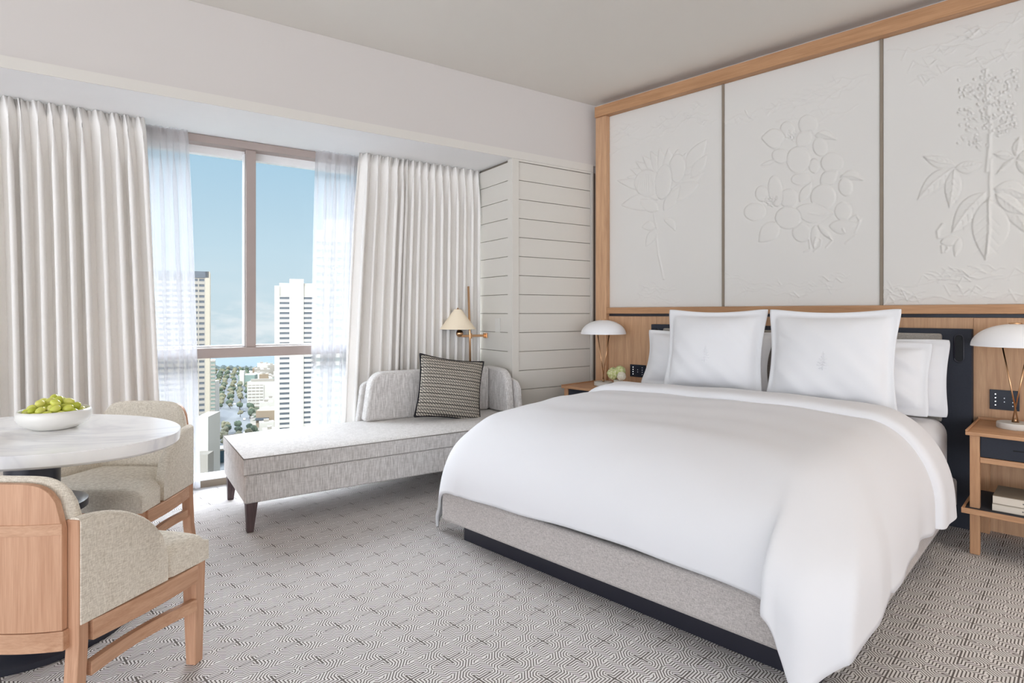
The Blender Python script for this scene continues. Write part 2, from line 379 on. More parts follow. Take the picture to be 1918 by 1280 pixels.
# relief panels: height field built from drawn outlines
def atX(x, y, X=4.165):
    fx, fy = cos(radians(YAW)), sin(radians(YAW)); k_ = (x-CXP)/F
    dx_, dy_ = fx+fy*k_, fy-fx*k_; t_ = X/dx_; return dy_*t_, EYE-(y-HYP)/F*t_
def outline(pts, ox, oy, s): return [atX(ox+p[0]/s, oy+p[1]/s) for p in pts]
def ell(cx, cy, rx, ry, a=0, n=26):
    a = radians(a); return [(cx+rx*cos(t)*cos(a)-ry*sin(t)*sin(a), cy+rx*cos(t)*sin(a)+ry*sin(t)*cos(a)) for t in [2*pi*i/n for i in range(n)]]
def leaf(x0, y0, x1, y1, w, bend=0, n=14):
    dx_, dy_ = x1-x0, y1-y0; L = hypot(dx_, dy_); nx, ny = -dy_/L, dx_/L; a = []; b = []
    for i in range(n+1):
        t = i/n; ww = w*sin(pi*t**.85)**.9 if 0 < t < 1 else 0; bb = bend*sin(pi*t)
        cx, cy = x0+dx_*t+nx*bb, y0+dy_*t+ny*bb
        a.append((cx+nx*ww, cy+ny*ww)); b.append((cx-nx*ww, cy-ny*ww))
    return a+b[1:-1][::-1]
class Relief:
    def __init__(s, y0, y1, z0, z1, res=.0042):
        s.ys = np.linspace(y0, y1, int((y1-y0)/res)); s.zs = np.linspace(z0, z1, int((z1-z0)/res))
        s.Y, s.Z = np.meshgrid(s.ys, s.zs, indexing='ij'); s.h = np.zeros_like(s.Y)
    def _win(s, P, pad):
        P = np.array(P); i0, i1 = np.searchsorted(s.ys, [P[:, 0].min()-pad, P[:, 0].max()+pad]); j0, j1 = np.searchsorted(s.zs, [P[:, 1].min()-pad, P[:, 1].max()+pad])
        return P, slice(i0, i1), slice(j0, j1)
    def _dist(s, P, X, Z, closed=True):
        d = np.full(X.shape, 9.)
        n = len(P); ins = np.zeros(X.shape, bool)
        for i in range(n if closed else n-1):
            a = P[i]; b = P[(i+1) % n]; ab = b-a; L = (ab**2).sum()+1e-12
            t = np.clip(((X-a[0])*ab[0]+(Z-a[1])*ab[1])/L, 0, 1)
            d = np.minimum(d, np.hypot(X-a[0]-ab[0]*t, Z-a[1]-ab[1]*t))
            if closed:
                c = (a[1] > Z) != (b[1] > Z)
                with np.errstate(divide='ignore', invalid='ignore'): ins ^= c & (X < (b[0]-a[0])*(Z-a[1])/(b[1]-a[1]+1e-12)+a[0])
        return d, ins
    def shape(s, P, height=.007, rnd=.02, sunk=0):
        P, i, j = s._win(P, .02); X, Z, H = s.Y[i, j], s.Z[i, j], s.h[i, j]
        if X.size == 0: return
        d, ins = s._dist(P, X, Z)
        base = H.mean()*.5
        prof = base+height*(.55+.45*np.clip(d/rnd, 0, 1)**.6)
        edge = np.clip(d/.005, 0, 1)
        new = np.where(ins, base*.3+(prof-base*.3)*edge, H-.0022*np.exp(-(d/.006)**2))
        s.h[i, j] = new
    def line(s, P, width=.005, height=.004):
        P, i, j = s._win(P, .03); X, Z = s.Y[i, j], s.Z[i, j]
        if X.size == 0: return
        d, _ = s._dist(P, X, Z, False); s.h[i, j] = s.h[i, j]+height*np.exp(-(d/width)**2)
    def build(s, parent):
        n, q = s.Y.shape; co = np.stack([LX(4.165)-s.h, LY(s.Y), s.Z], -1).reshape(-1, 3)
        idx = np.arange(n*q).reshape(n, q); f = np.stack([idx[:-1, :-1], idx[:-1, 1:], idx[1:, 1:], idx[1:, :-1]], -1).reshape(-1, 4)
        # back edge loop for real thickness
        me = bpy.data.meshes.new('relief_panel'); me.vertices.add(len(co)); me.vertices.foreach_set('co', co.ravel())
        me.loops.add(f.size); me.loops.foreach_set('vertex_index', f.ravel()); me.polygons.add(len(f)); me.polygons.foreach_set('loop_start', np.arange(0, f.size, 4))
        me.polygons.foreach_set('loop_total', np.full(len(f), 4)); me.update(); me.validate(); me.materials.append(M['relief'])
        me.polygons.foreach_set('use_smooth', [True]*len(f))
        o = bpy.data.objects.new('relief_panel', me); link(o, parent)
        x = o.modifiers.new('solid', 'SOLIDIFY'); x.thickness = .03; x.offset = -1 if me.polygons[0].normal.x < 0 else 1
        return o
def branchy(R, y0, y1, z, amp, n, seed, h=.0022):
    r = np.random.RandomState(seed)
    for _ in range(n):
        a = r.uniform(y0, y1); zz = z+r.uniform(-amp, amp); sl_ = r.uniform(-.25, .25); L = r.uniform(.12, .4); pts = []
        for i in range(9): pts.append((a+L*i/8, zz+sl_*L*i/8+.012*sin(i*1.3+a*20)))
        R.line(pts, .0035, h)
        for q in range(3):
            i = r.randint(1, 8); p = pts[i]; R.line([p, (p[0]+.03, p[1]+r.choice([-1, 1])*.03), (p[0]+.06, p[1]+r.choice([-1, 1])*.035)], .003, h)
# panel 1 (left): protea-like bloom on a stem
R = Relief(1.935, 2.934, 1.2485, 2.8835)
branchy(R, 1.95, 2.7, 2.70, .12, 12, 1); branchy(R, 1.95, 2.7, 1.36, .08, 5, 2)
O = lambda pts: outline(pts, 1140, 230, 3.88)
R.line(O([(350, 740), (350, 850), (362, 960), (385, 1060), (400, 1135)]), .006, .006); R.line(O([(325, 640), (345, 760)]), .005, .005)
for a in range(0, 12): R.shape(O(leaf(420, 470, 420+300*cos(radians(-165+a*13)), 470+290*sin(radians(-165+a*13)), 48, 10)), .006)
for p in (leaf(360, 560, 170, 420, 55), leaf(360, 600, 90, 600, 60, 20), leaf(430, 560, 660, 440, 60, -10), leaf(400, 640, 520, 460, 40), leaf(360, 640, 230, 560, 45), leaf(350, 480, 60, 420, 40), leaf(560, 330, 715, 120, 50), leaf(600, 400, 715, 230, 40)): R.shape(O(p), .006)
R.shape(O(ell(285, 440, 95, 100)), .008, .03); R.shape(O(ell(500, 330, 60, 105, 5)), .008, .03); R.shape(O(ell(400, 430, 60, 130, 8)), .007, .03)
for a in range(-4, 5): R.line(O([(285+a*18, 500), (285+a*12, 380)]), .004, .002)
R.shape(O(leaf(345, 770, 270, 900, 32)), .006); R.shape(O(leaf(400, 700, 485, 790, 26, -20)), .006); R.shape(O(leaf(340, 760, 240, 760, 34, 10)), .005)
R.build(pn)
# panel 2 (middle): round-petalled blossoms
R = Relief(.926, 1.917, 1.2485, 2.8835)
branchy(R, .93, 1.7, 2.60, .12, 12, 3); branchy(R, .95, 1.6, 1.38, .10, 9, 4)
O = lambda pts: outline(pts, 1380, 200, 4.415)
for p in (leaf(640, 240, 830, 275, 38, -25), leaf(850, 590, 1050, 612, 42, -35), leaf(330, 440, 190, 490, 18), leaf(350, 960, 180, 1120, 75), ell(360, 410, 72, 60, 20), ell(590, 150, 82, 85), ell(420, 190, 62, 70), leaf(400, 250, 200, 260, 85, -10), ell(690, 335, 62, 78, -15), leaf(500, 330, 620, 200, 62), ell(790, 465, 96, 88), ell(900, 665, 60, 78, -10), leaf(690, 640, 840, 530, 60), ell(640, 490, 46, 62), ell(530, 600, 82, 52, -5), ell(880, 865, 72, 80), ell(540, 1040, 82, 82), ell(430, 760, 78, 82), ell(210, 720, 58, 68), ell(320, 700, 60, 130, -8), ell(150, 870, 92, 75, -5), ell(510, 440, 100, 112), ell(715, 750, 106, 108, 25), leaf(480, 850, 800, 880, 82, 20), ell(425, 920, 108, 95), leaf(520, 790, 620, 620, 40), leaf(650, 975, 640, 1180, 36), leaf(670, 975, 800, 1110, 28), leaf(760, 990, 990, 960, 60, 20)): R.shape(O(p), .0075)
for p in ([(560, 1200), (610, 1180), (600, 1100)], [(640, 1150), (660, 1080), (700, 1100), (690, 1160), (640, 1195)], [(740, 1165), (790, 1110), (770, 1070)], [(880, 1010), (900, 1050), (960, 1000), (1000, 960), (1030, 930)], [(900, 1130), (950, 1090), (980, 1070)], [(940, 930), (990, 900), (1020, 950), (980, 1040)], [(600, 880), (700, 900), (790, 880)], [(680, 215), (760, 245), (820, 270)], [(870, 570), (960, 575), (1040, 605)]): R.line(O(p), .005, .005)
for i in range(26): R.shape(O(ell(280+random.uniform(-45, 45), 780+random.uniform(-30, 45), 9, 9, n=8)), .006, .004)
for i in range(16): R.shape(O(ell(455+random.uniform(-30, 30), 235+random.uniform(-45, 40), 9, 9, n=8)), .006, .004)
R.build(pn)
# panel 3 (right): flower spike above a palmate leaf
R = Relief(-.081, .908, 1.2485, 2.8835)
branchy(R, .1, .7, 2.62, .18, 12, 6, .003); branchy(R, .0, .75, 1.36, .09, 14, 7, .003)
O = lambda pts: outline(pts, 1700, 110, 3.28)
def veined(x0, y0, x1, y1, w, bend=0):
    R.shape(O(leaf(x0, y0, x1, y1, w, bend)), .007, .03); dx_, dy_ = x1-x0, y1-y0; L = hypot(dx_, dy_)
    R.line(O([(x0, y0), ((x0+x1)/2-dy_/L*bend, (y0+y1)/2+dx_/L*bend), (x1, y1)]), .005, .004)
    for t in (.25, .4, .55, .7):
        px_, py_ = x0+dx_*t, y0+dy_*t
        for sgn in (-1, 1): R.line(O([(px_, py_), (px_+dx_/L*w*.6-sgn*dy_/L*w*.6, py_+dy_/L*w*.6+sgn*dx_/L*w*.6)]), .004, -.002)
for a in ((285, 670, 60, 870, 50, 15), (285, 650, 95, 600, 38, -10), (290, 675, 460, 640, 40, 10), (288, 680, 258, 915, 52, -5), (480, 820, 270, 1075, 60, 15), (560, 830, 760, 1090, 60, -10), (530, 800, 760, 850, 55, -20), (540, 830, 720, 960, 50, 0), (500, 860, 480, 1240, 118, -20),
          (655, 610, 545, 712, 20, 0), (650, 600, 525, 585, 28, 0), (665, 600, 690, 480, 34, 0), (670, 620, 790, 560, 30, 0), (670, 630, 740, 720, 26, 0)): veined(*a)
R.line(O([(482, 70), (488, 200), (492, 320), (508, 420), (500, 560), (486, 690)]), .008, .008); R.line(O([(512, 620), (505, 760), (512, 880)]), .007, .007); R.line(O([(500, 860), (500, 1050), (490, 1200)]), .006, .006)
rr = np.random.RandomState(9)
for i in range(150):
    x_ = rr.uniform(310, 685); y_ = rr.uniform(60 if 440 < x_ < 520 or x_ > 600 else 110, 555 if x_ < 500 else 480)
    R.shape(O(ell(x_, y_, 13, 10, rr.uniform(0, 90), n=8)), .006, .005)
    if i % 3 == 0: R.line(O([(x_, y_), (x_+(490-x_)*.3, y_+22)]), .0035, .004)
R.line(O([(215, 1020), (185, 1060), (190, 1100), (230, 1100)]), .007, .007); R.line(O([(215, 1190), (210, 1150), (240, 1140), (250, 1170), (230, 1185)]), .006, .006); R.shape(O(leaf(200, 1130, 330, 1110, 34, 0)), .006); R.shape(O(leaf(320, 1100, 290, 1220, 26, 0)), .006)
R.build(pn)
pbox('blank_panel', M['relief'], 4.165, 4.219, -2.4, -.099, 1.2485, 2.8835, .001)
pbox('lower_board', M['oak'], 4.15, 4.219, -2.4, -.601, .001, 1.175, .002)

# ================================================================ BED
bed = thing('bed', 'king size platform bed with grey upholstered base and dark navy headboard', 'bed', (3.0, 1.475, 0))
def bb(name, mat, x0, x1, y0, y1, z0, z1, bevel=.004): return box(name, mat, bed, (x0-3, x1-3, y0-1.475, y1-1.475, z0, z1), bevel)
bb('plinth', M['blackw'], 2.03, 4.05, .62, 2.36, .001, .118)
bb('platform', M['grey_fab'], 1.92, 4.07, .53, 2.415, .12, .285, .02)
hb = bb('headboard', M['navy'], 4.085, 4.149, .468, 2.482, .002, 1.113, .004)
bb('headboard_cushion', M['head_fab'], 4.05, 4.084, .60, 2.36, .585, 1.085, .012)
for y in (.525, 2.43):
    pts = [(y-1.475+.021*cos(a), 1.003+.021*sin(a)+(.055 if sin(a) > 0 else -.055)) for a in [2*pi*i/28 for i in range(28)]]
    o = MB().prism([(p[0], p[1]) for p in pts], 0, 1.083, 1.09).build('pull_slot', M['black'], bed)
    rim = MB().tube([(1.083, p[0]*1.0, p[1]) for p in pts+[pts[0]]], .004, 6).build('slot_rim', M['blackw'], o, smooth=True)
mt = MB().box(2.45-3, 4.045-3, .562-1.475, 2.385-1.475, .287, .616).build('mattress', M['white_sheet'], bed, bevel=.085, seg=6)

# duvet
def quarter(a, b, n=200):
    t = np.linspace(0, pi/2, n); h = a*np.sin(t); d = b*(1-np.cos(t)); s = np.r_[0, np.cumsum(np.hypot(np.diff(h), np.diff(d)))]; return s, h, d
def prof(r, a, b):
    s, h, d = quarter(a, b); L = s[-1]
    hh = np.interp(r, s, h); dd = np.interp(r, s, d)+np.maximum(r-L, 0); return hh, dd
def duvet_points(Xhead, Xfoot, Yl, Yr, zt, nx, ny, off=0, side_len=None, foot_len=None, bA=(.27, .35), flap=True):
    a, b = bA; af = .46; ix = Xfoot+af; iyl = Yl-a; iyr = Yr+a
    L = quarter(a, b)[0][-1]; Lf = quarter(af, b)[0][-1]
    sl_ = side_len or L+.085; fl_ = foot_len or Lf+.035
    U = np.linspace(-sl_, (iyl-iyr)+sl_, ny); V = np.linspace(0, (Xhead-ix)+fl_, nx)
    VV, UU = np.meshgrid(V, U, indexing='ij')
    wy = iyl-iyr
    er = np.maximum(-UU, 0); el = np.maximum(UU-wy, 0); ef = np.maximum(VV-(Xhead-ix), 0)
    es = er+el; r = np.hypot(es, ef); phi = np.arctan2(es, ef)   # 0 = foot, 90 = side
    w_f = np.cos(phi)**2; h1, d1 = prof(r, a, b); h2, d2 = prof(r, af, b); hh = h1*(1-w_f)+h2*w_f; hh0 = hh.copy(); dd = d1*(1-w_f)+d2*w_f; L = L*(1-w_f)+Lf*w_f
    side = np.where(er > 0, -1., 1.)
    # flap fold at the corners: the cloth swings out in front of the foot face
    k_ = np.clip(r/L, 0, 1.4)
    corner = (es > 0) & (ef > 0)
    ph = np.degrees(phi)
    if flap:
        sm = np.clip((ph-3)/13., 0, 1); sm = sm*sm*(3-2*sm); sm2 = np.clip((82-ph)/50., 0, 1); bulge = np.where(el > 0, np.clip((87-ph)/13., 0, 1)*np.clip((ph-3)/40., 0, 1)*.04, sm*sm2*.07)+.008*np.sin(ph*.16)*sm*sm2
        hh = hh+np.where(corner, bulge*k_**3*np.where(el > 0, .6, 1), 0)
        hh = hh+np.where((es > 0), .005*k_**3*np.sin(VV*8+1)+.003*k_**3*np.sin(VV*21+2*np.sin(VV*3)), 0)
        dd = dd+np.where((es > 0) & (ef == 0), .005*k_**2*np.sin(VV*7+np.sin(VV*3)), 0)
    q_ = phi/(pi/2); ph2 = np.where(el > 0, 1-(1-q_)**1.15, q_**(1+1.0*np.clip((r/L-.35)/.5, 0, 1)))*(pi/2); nx_c, ny_c = np.cos(ph2), np.sin(ph2)
    cx_ = np.where(VV < (Xhead-ix), Xhead-VV, ix); cy_ = np.where(er > 0, iyr, np.where(el > 0, iyl, iyr+UU))
    nxx = np.where(r > 0, nx_c, 0); nyy = np.where(r > 0, ny_c, 0)
    X = cx_-hh*nxx; Y = cy_+side*hh*nyy
    # window-far corner: the surplus cloth folds forward over the foot face and hangs as a flap
    T_ = [0, .05, .12, .30, .50, .68, .84, 1.0]
    PX = [af, af+.012, af+.070, af+.078, af+.062, af+.012, af*.50, 0]; PY = [0, .046, .048, .100, .170, .268, .288, a]
    gx = np.interp(q_, T_, PX)*(h2/af)+.006*k_*np.sin(ph*.20); gy = np.interp(q_, T_, PY)*(h1/a)
    kk = np.clip((r/L-.30)/.55, 0, 1); kk = kk*kk*(3-2*kk); cr = (er > 0) & (ef > 0)
    ex_, ey_ = h2*np.cos(phi), h1*np.sin(phi)
    X = np.where(cr, cx_-(ex_*(1-kk)+gx*kk), X); Y = np.where(cr, cy_-(ey_*(1-kk)+gy*kk), Y)
    crown = .022*np.sin(np.clip((UU/wy), 0, 1)*pi)
    zz = zt+crown-dd-.015*np.clip((VV-.3)/(Xhead-ix), 0, 1)**2
    wr = .006*np.sin(VV*4.2+.6*np.sin(UU*2.3))+.004*np.sin(UU*5.1+VV*3.3)+.003*np.sin(VV*7.7-UU*2.9+1.)+.0015*np.sin(UU*17+VV*11)+.002*np.sin(VV*23+3*np.sin(UU*4))
    zz = zz+wr
    # off: lift along outward direction
    X = X-off*nxx*np.clip(r/L, 0, 1); Y = Y+off*side*nyy*np.clip(r/L, 0, 1); zz = zz+off*np.cos(np.clip(r/L, 0, 1)*pi/2)
    return np.stack([X, Y, zz], -1)
dv = thing('duvet', 'plump white duvet draped over the whole bed with its top edge folded back', 'duvet', (2.6, 1.475, .6))
Dp = duvet_points(3.36, 1.90, 2.525, .497, .685, 110, 130)-np.array([2.6, 1.475, .6])
o = MB().grid(Dp.tolist()).build('duvet_cover', M['white_sheet'], dv, smooth=True, solid=.016)
# folded-back band : same surface lifted, with rounded edge at both ends
def band(x1, x0, off):
    P_ = duvet_points(3.46, 1.90, 2.525, .497, .69, 200, 130, off=0)-np.array([2.6, 1.475, .6])
    V = np.linspace(0, (3.46-2.36)+quarter(.46, .35)[0][-1]+.035, 200)
    return P_, V
P_, V = band(0, 0, 0)
rows = [i for i in range(200) if V[i] < .31]
top = []
Pn = P_.copy()
gu = np.gradient(P_, axis=0); gv = np.gradient(P_, axis=1); nn = np.cross(gu, gv); nn /= np.linalg.norm(nn, axis=-1, keepdims=True); nn *= np.sign(nn[:, 65:66, 2:3])
loop = []
cnt = len(rows)
for i in rows:                        # upper layer
    t_ = i/(cnt-1); th = .034*(max(0, 1-(2*t_-1)**6))**.5
    loop.append(P_[i]+nn[i]*(th+.006))
for i in rows[::-1]: loop.append(P_[i]+nn[i]*(-.006))
loop.append(loop[0])
o = MB().grid([r_.tolist() for r_ in loop]).build('turned_down_edge', M['white_sheet'], dv, smooth=True)

# pillows
def pillow_mesh(w, h, T, flange=0., nu=44, nv=44, pin=.05, seed=0, wr=.006, lump=1.0):
    r = np.random.RandomState(seed); ph = r.uniform(0, 6, 8)
    front = []; back = []
    for i in range(nu+1):
        u = -1+2*i/nu; fr_ = []; bk = []
        for j in range(nv+1):
            v = -1+2*j/nv
            # outline pulled in between pointed corners
            x = u*w/2*(1-pin*(1-v*v)*abs(u)**3); z = v*h/2*(1-pin*(1-u*u)*abs(v)**3)
            fu = flange/(w/2); fv = flange/(h/2)
            cf = 1-.035*(abs(u)*abs(v))**8; x *= cf; z *= cf
            uu = min(1, abs(u)/(1-fu)) if flange else abs(u); vv = min(1, abs(v)/(1-fv)) if flange else abs(v)
            t = T/2*(max(0, 1-uu**2.6))**.55*(max(0, 1-vv**2.6))**.55
            wv = wr*(sin(u*5+ph[0]+v*2)*cos(v*4+ph[1])+.5*sin(u*11+ph[2])*sin(v*9+ph[3])+.4*sin((u+v)*14+ph[4]))*min(1, t/(T*.25))*min(1, .15+1.6*hypot(u, v))
            edge = .003
            fr_.append((x, -(t+wv)-edge, z)); bk.append((x, (t*.8+wv)+edge, z))
        front.append(fr_); back.append(bk)
    mb = MB(); mb.grid(front); n1 = len(mb.v); mb.grid(back)
    W_ = nv+1
    def idx(i, j, b=0): return b*n1+i*W_+j
    rim = [(i, 0) for i in range(nu)]+[(nu, j) for j in range(nv)]+[(i, nv) for i in range(nu, 0, -1)]+[(0, j) for j in range(nv, 0, -1)]
    for q in range(len(rim)):
        a, b = rim[q], rim[(q+1) % len(rim)]
        mb.f.append((idx(*a), idx(*b), idx(*b, 1), idx(*a, 1)))
    return mb
def pillow(name, label, cat, w, h, T, c, tilt, rz, mat, group=None, **kw):
    t = thing(name, label, cat, c, rz, group)
    o = pillow_mesh(w, h, T, **kw).build('pillow_body' if cat == 'pillow' else 'cushion_cover', mat, t, smooth=True)
    o.rotation_euler.x = tilt
    return t, o
# local frame: front faces -y ; rotate so it faces -X (toward the foot): rz = -90 deg
def emblem(par, z0):
    m_ = MB()
    def st(p, r=.0014): m_.tube([(x, -.1040, z) for x, z in p], r, 5)
    st([(0, z0-.055), (0, z0+.05)])
    for z_, w_ in ((.03, .010), (.012, .018), (-.006, .025), (-.022, .030)):
        for s_ in (-1, 1): st([(0, z0+z_), (s_*w_*.6, z0+z_-.008), (s_*w_, z0+z_-.004)])
        for s_ in (-1, 1): st([(s_*.003, z0+z_+.01), (s_*w_*.5, z0+z_+.004)])
    st([(-.02, z0-.045), (0, z0-.040), (.02, z0-.045)])
    return m_.build('embroidered_emblem', M['emb'], par, smooth=True)
RZ = -pi/2
pillow('pillow', 'white pillow behind the window-side square pillow, its left end showing against the oak wall', 'pillow', .98, .43, .17, (3.90, 1.945, .872), -.28, RZ, M['pillow'], flange=.03, seed=1, pin=.10)
pillow('pillow', 'white pillow farthest right, leaning against the grey headboard cushion', 'pillow', .82, .44, .13, (3.97, .955, .842), -.20, RZ, M['pillow'], flange=.035, seed=2, pin=.05, wr=.005)
pillow('pillow', 'wrinkled white pillow between the right square pillow and the farthest right pillow', 'pillow', .76, .42, .15, (3.85, .99, .840), -.30, RZ, M['pillow'], flange=.04, seed=3, pin=.05, wr=.009)
t, o = pillow('square_pillow', 'large white square pillow with flat border and emblem, on the window side', 'pillow', .70, .585, .20, (3.66, 1.765, .945), -.17, RZ, M['pillow'], flange=.045, seed=4, pin=.10, wr=.006); emblem(o, -.02)
t, o = pillow('square_pillow', 'large white square pillow with flat border and emblem, nearer the right nightstand', 'pillow', .70, .60, .20, (3.60, 1.05, .935), -.15, RZ, M['pillow'], flange=.045, seed=5, pin=.10, wr=.006); emblem(o, -.01)

# ================================================================ NIGHTSTANDS
def nightstand(label, yc, w):
    t = thing('nightstand', label, 'nightstand', (3.905, yc, 0)); hw_ = w/2; x0, x1 = -.235, .235
    legs = []
    for sx in (x0+.02, x1-.055):
        for sy in (-hw_+.015, hw_-.055): box('leg', M['oakz'], t, (sx, sx+.04, sy, sy+.04, 0.001, .592), .003)
    box('top', M['oaky'], t, (x0, x1, -hw_, hw_, .593, .612), .003)
    box('top_rim', M['oaky'], t, (x1-.012, x1, -hw_, hw_, .6125, .628), .002)
    box('side_rim', M['oakx'], t, (x0, x1-.0125, -hw_, -hw_+.01, .6125, .620), .002); box('side_rim', M['oakx'], t, (x0, x1-.0125, hw_-.01, hw_, .6125, .620), .002)
    box('carcass', M['navy'], t, (x0+.061, x1-.014, -hw_+.056, hw_-.056, .487, .592), .001)
    dr = box('drawer', M['navy'], t, (x0+.028, x0+.06, -hw_+.056, hw_-.056, .489, .590), .002)
    box('finger_pull', M['black'], dr, (x0+.0255, x0+.032, -.07, .07, .535, .541), .001)
    box('rail', M['oaky'], t, (x0+.024, x0+.06, -hw_+.0555, hw_-.0555, .460, .4865), .002)
    for sy in (-hw_+.018, hw_-.048): box('side_rail', M['oakx'], t, (x0+.0605, x1-.0555, sy, sy+.03, .460, .4865), .002)
    box('shelf', M['navy'], t, (x0-.02, x1-.056, -hw_+.0, hw_-.0, .2225, .2335), .001)
    box('shelf_edge', M['oaky'], t, (x0-.034, x0-.0205, -hw_-.012, hw_+.012, .212, .2375), .002)
    for sy in (-hw_-.012, hw_+.0005): box('shelf_side_edge', M['oakx'], t, (x0-.02, x1-.07, sy, sy+.0115, .212, .2375), .002)
    return t
nightstand('oak nightstand with dark drawer and open shelf of books, right of the bed', .197, .50)
nightstand('oak nightstand beside the white shiplap column, mostly hidden by the bed', 2.79, .54)
def lamp(label, x, y, z):
    t = thing('table_lamp', label, 'lamp', (x, y, z))
    MB().lathe([(0, 0), (.074, 0), (.076, .003), (.076, .028), (.073, .031), (0, .031)], seg=48).build('base', M['stone'], t, smooth=True, bevel=.001)
    top = .418
    for a, s_ in ((-.5, 1), (.5, -1)):
        MB().tube([(.004*s_, .012*s_, .031), (.01*s_, -.05*s_, top)], .0036, 10).build('stem', M['brass'], t, smooth=True)
    MB().tube([(0, 0, .031), (0, 0, .05)], .008, 12).build('stem_foot', M['brass'], t, smooth=True)
    P_ = [(.182*cos(a), .115*sin(a)) for a in [pi/2*i/18 for i in range(19)]]
    pr = [(r_, .418+z_) for r_, z_ in P_[:-1]]+[(.012, .5335)]
    inn = [(r_*.975, z_-.004) for r_, z_ in pr][::-1]; inn[-1] = (.178, .418)
    sh = smooth_angle(MB().lathe(pr+inn+[pr[0]], seg=64).build('lamp_shade', M['shadew'], t), 50)
    MB().lathe([(0, .528), (.026, .530), (.026, .539), (.0, .541)], seg=24).build('shade_cap', M['brass'], t, smooth=True)
    MB().lathe([(0, .515), (.014, .515), (.014, .45), (.02, .43), (.0, .41)], seg=16).build('bulb_holder', M['brass'], t, smooth=True)
    MB().tube([(0, -.05, top), (0, .05, top)], .004, 8).build('cross_bar', M['brass'], t, smooth=True)
    return t
lamp('white domed table lamp with brass V stems, beside the flowers on the left nightstand', 3.93, 2.83, .6125)
lamp('white domed table lamp with brass stem, cut by the right edge of the photo', 3.93, .275, .6125)
# vase and hydrangeas
vx, vy = 3.885, 2.655
v = MB().lathe([(0, .001), (.030, .001), (.033, .01), (.036, .062), (.034, .062), (.031, .012), (0, .012)], seg=32).build('flower_vase', M['potc'], smooth=True); v.location = (vx, vy, .6125)
tag(v, 'small cream ceramic pot of flowers on the left nightstand', 'vase')
def bloom(label, c, r, mat, seed, n=120):
    t = thing('hydrangea_bloom', label, 'flower', c, 0, None)
    rn = random.Random(seed); mb = MB(); core = MB().ico((0, 0, 0), (r*.72,)*3, 2, .05); core.build('bloom_core', mat, t, smooth=True)
    for i in range(n):
        zz = 1-2*(i+.5)/n; a = i*2.39996; q = sqrt(1-zz*zz); d_ = Vector((q*cos(a), q*sin(a), zz)); p = d_*r*rn.uniform(.82, 1.05)
        t1 = d_.orthogonal().normalized(); t2 = d_.cross(t1); rot = rn.uniform(0, pi)
        for k4 in range(4):
            aa = rot+k4*pi/2; e = t1*cos(aa)+t2*sin(aa); f_ = t1*-sin(aa)+t2*cos(aa); s_ = r*rn.uniform(.26, .34)
            mb.add([p, p+e*s_*.55+f_*s_*.42+d_*s_*.15, p+e*s_+d_*s_*.3, p+e*s_*.55-f_*s_*.42+d_*s_*.15], [(0, 1, 2, 3)])
    mb.build('petals', mat, t, solid=.0006)
    MB().tube([(0, 0, -r*.6), ((vx-c[0])*.8, (vy-c[1])*.8, -(c[2]-.6125-.03))], .003, 6).build('stem', M['petal'], t)
bloom('yellow-green hydrangea head on the left of the cream pot', (vx-.012, vy+.038, .722), .044, M['petal'], 1)
bloom('green hydrangea head at the top of the posy', (vx+.022, vy-.002, .740), .040, M['petal'], 2)
bloom('pale cream hydrangea head on the right of the posy', (vx-.015, vy-.040, .708), .032, M['petalw'], 3)
# control panels
def panel(label, y, z, w, h, seed):
    t = thing('control_panel', label, 'switch panel', (4.1495, y, z))
    MB().box(-.008, 0, -w/2, w/2, -h/2, h/2).build('face_plate', M['blackglass'], t, bevel=.0015)
    for j in range(4):
        for i, (yy, mm) in enumerate(((w*.3, 'led'), (0 if j in (1, 2) else None, 'ledim'), (-w*.28, 'ledim'))):
            if yy is None: continue
            MB().lathe([(0, 0), (.0026, 0), (.0026, .001), (0, .001)], seg=10).build('indicator', M[mm], t).matrix_local = Matrix.Translation((-.0080, yy, h*.28-j*h*.185)) @ Matrix.Rotation(-pi/2, 4, 'Y')
M['blackglass'] = plain('switch_glass', (26, 32, 46), .25, .5)
for nm, e, c_ in (('led', 3.0, (.9, .95, 1)), ('ledim', .35, (.6, .7, .85))):
    m, k, b = new_mat(nm, .5); b.inputs['Base Color'].default_value = (.5, .5, .5, 1); b.inputs['Emission Color'].default_value = (*c_, 1); b.inputs['Emission Strength'].default_value = e; M[nm] = m
panel('dark switch panel on the oak wall behind the flower pot', 2.64, .728, .150, .10, 1)
panel('dark switch panel with lit dots, above the right nightstand', .335, .728, .125, .108, 2)
# books
def book(label, z, h, cover, x0, y1, L, D, txt):
    t = thing('book', label, 'book', (x0+D/2, y1-L/2, z))
    MB().box(-D/2+.004, D/2-.004, -L/2+.004, L/2-.002, .003, h-.003).build('pages', M['paper'], t)
    MB().box(-D/2, D/2, -L/2, L/2, 0, .0028).box(-D/2, D/2, -L/2, L/2, h-.0028, h).build('cover', M[cover], t, bevel=.0008)
    sp = MB().box(-D/2-.001, -D/2+.0035, -L/2, L/2, .0029, h-.0029).build('spine', M['paper'], t)
    mb = MB(); r_ = random.Random(h)
    for i in range(txt):
        y = L*.12-i*.0085; mb.box(-D/2-.0016, -D/2-.0008, y-.003, y+.003, h/2-.0028, h/2+.0028)
    if txt: mb.build('spine_lettering', M['ink'], sp)
    return t
book('pale book at the bottom of the two on the nightstand shelf', .2345, .034, 'cover2', 3.70, .345, .30, .24, 3)
book('taupe covered book lying on top of the pale one', .2688, .040, 'cover1', 3.70, .343, .30, .235, 14)

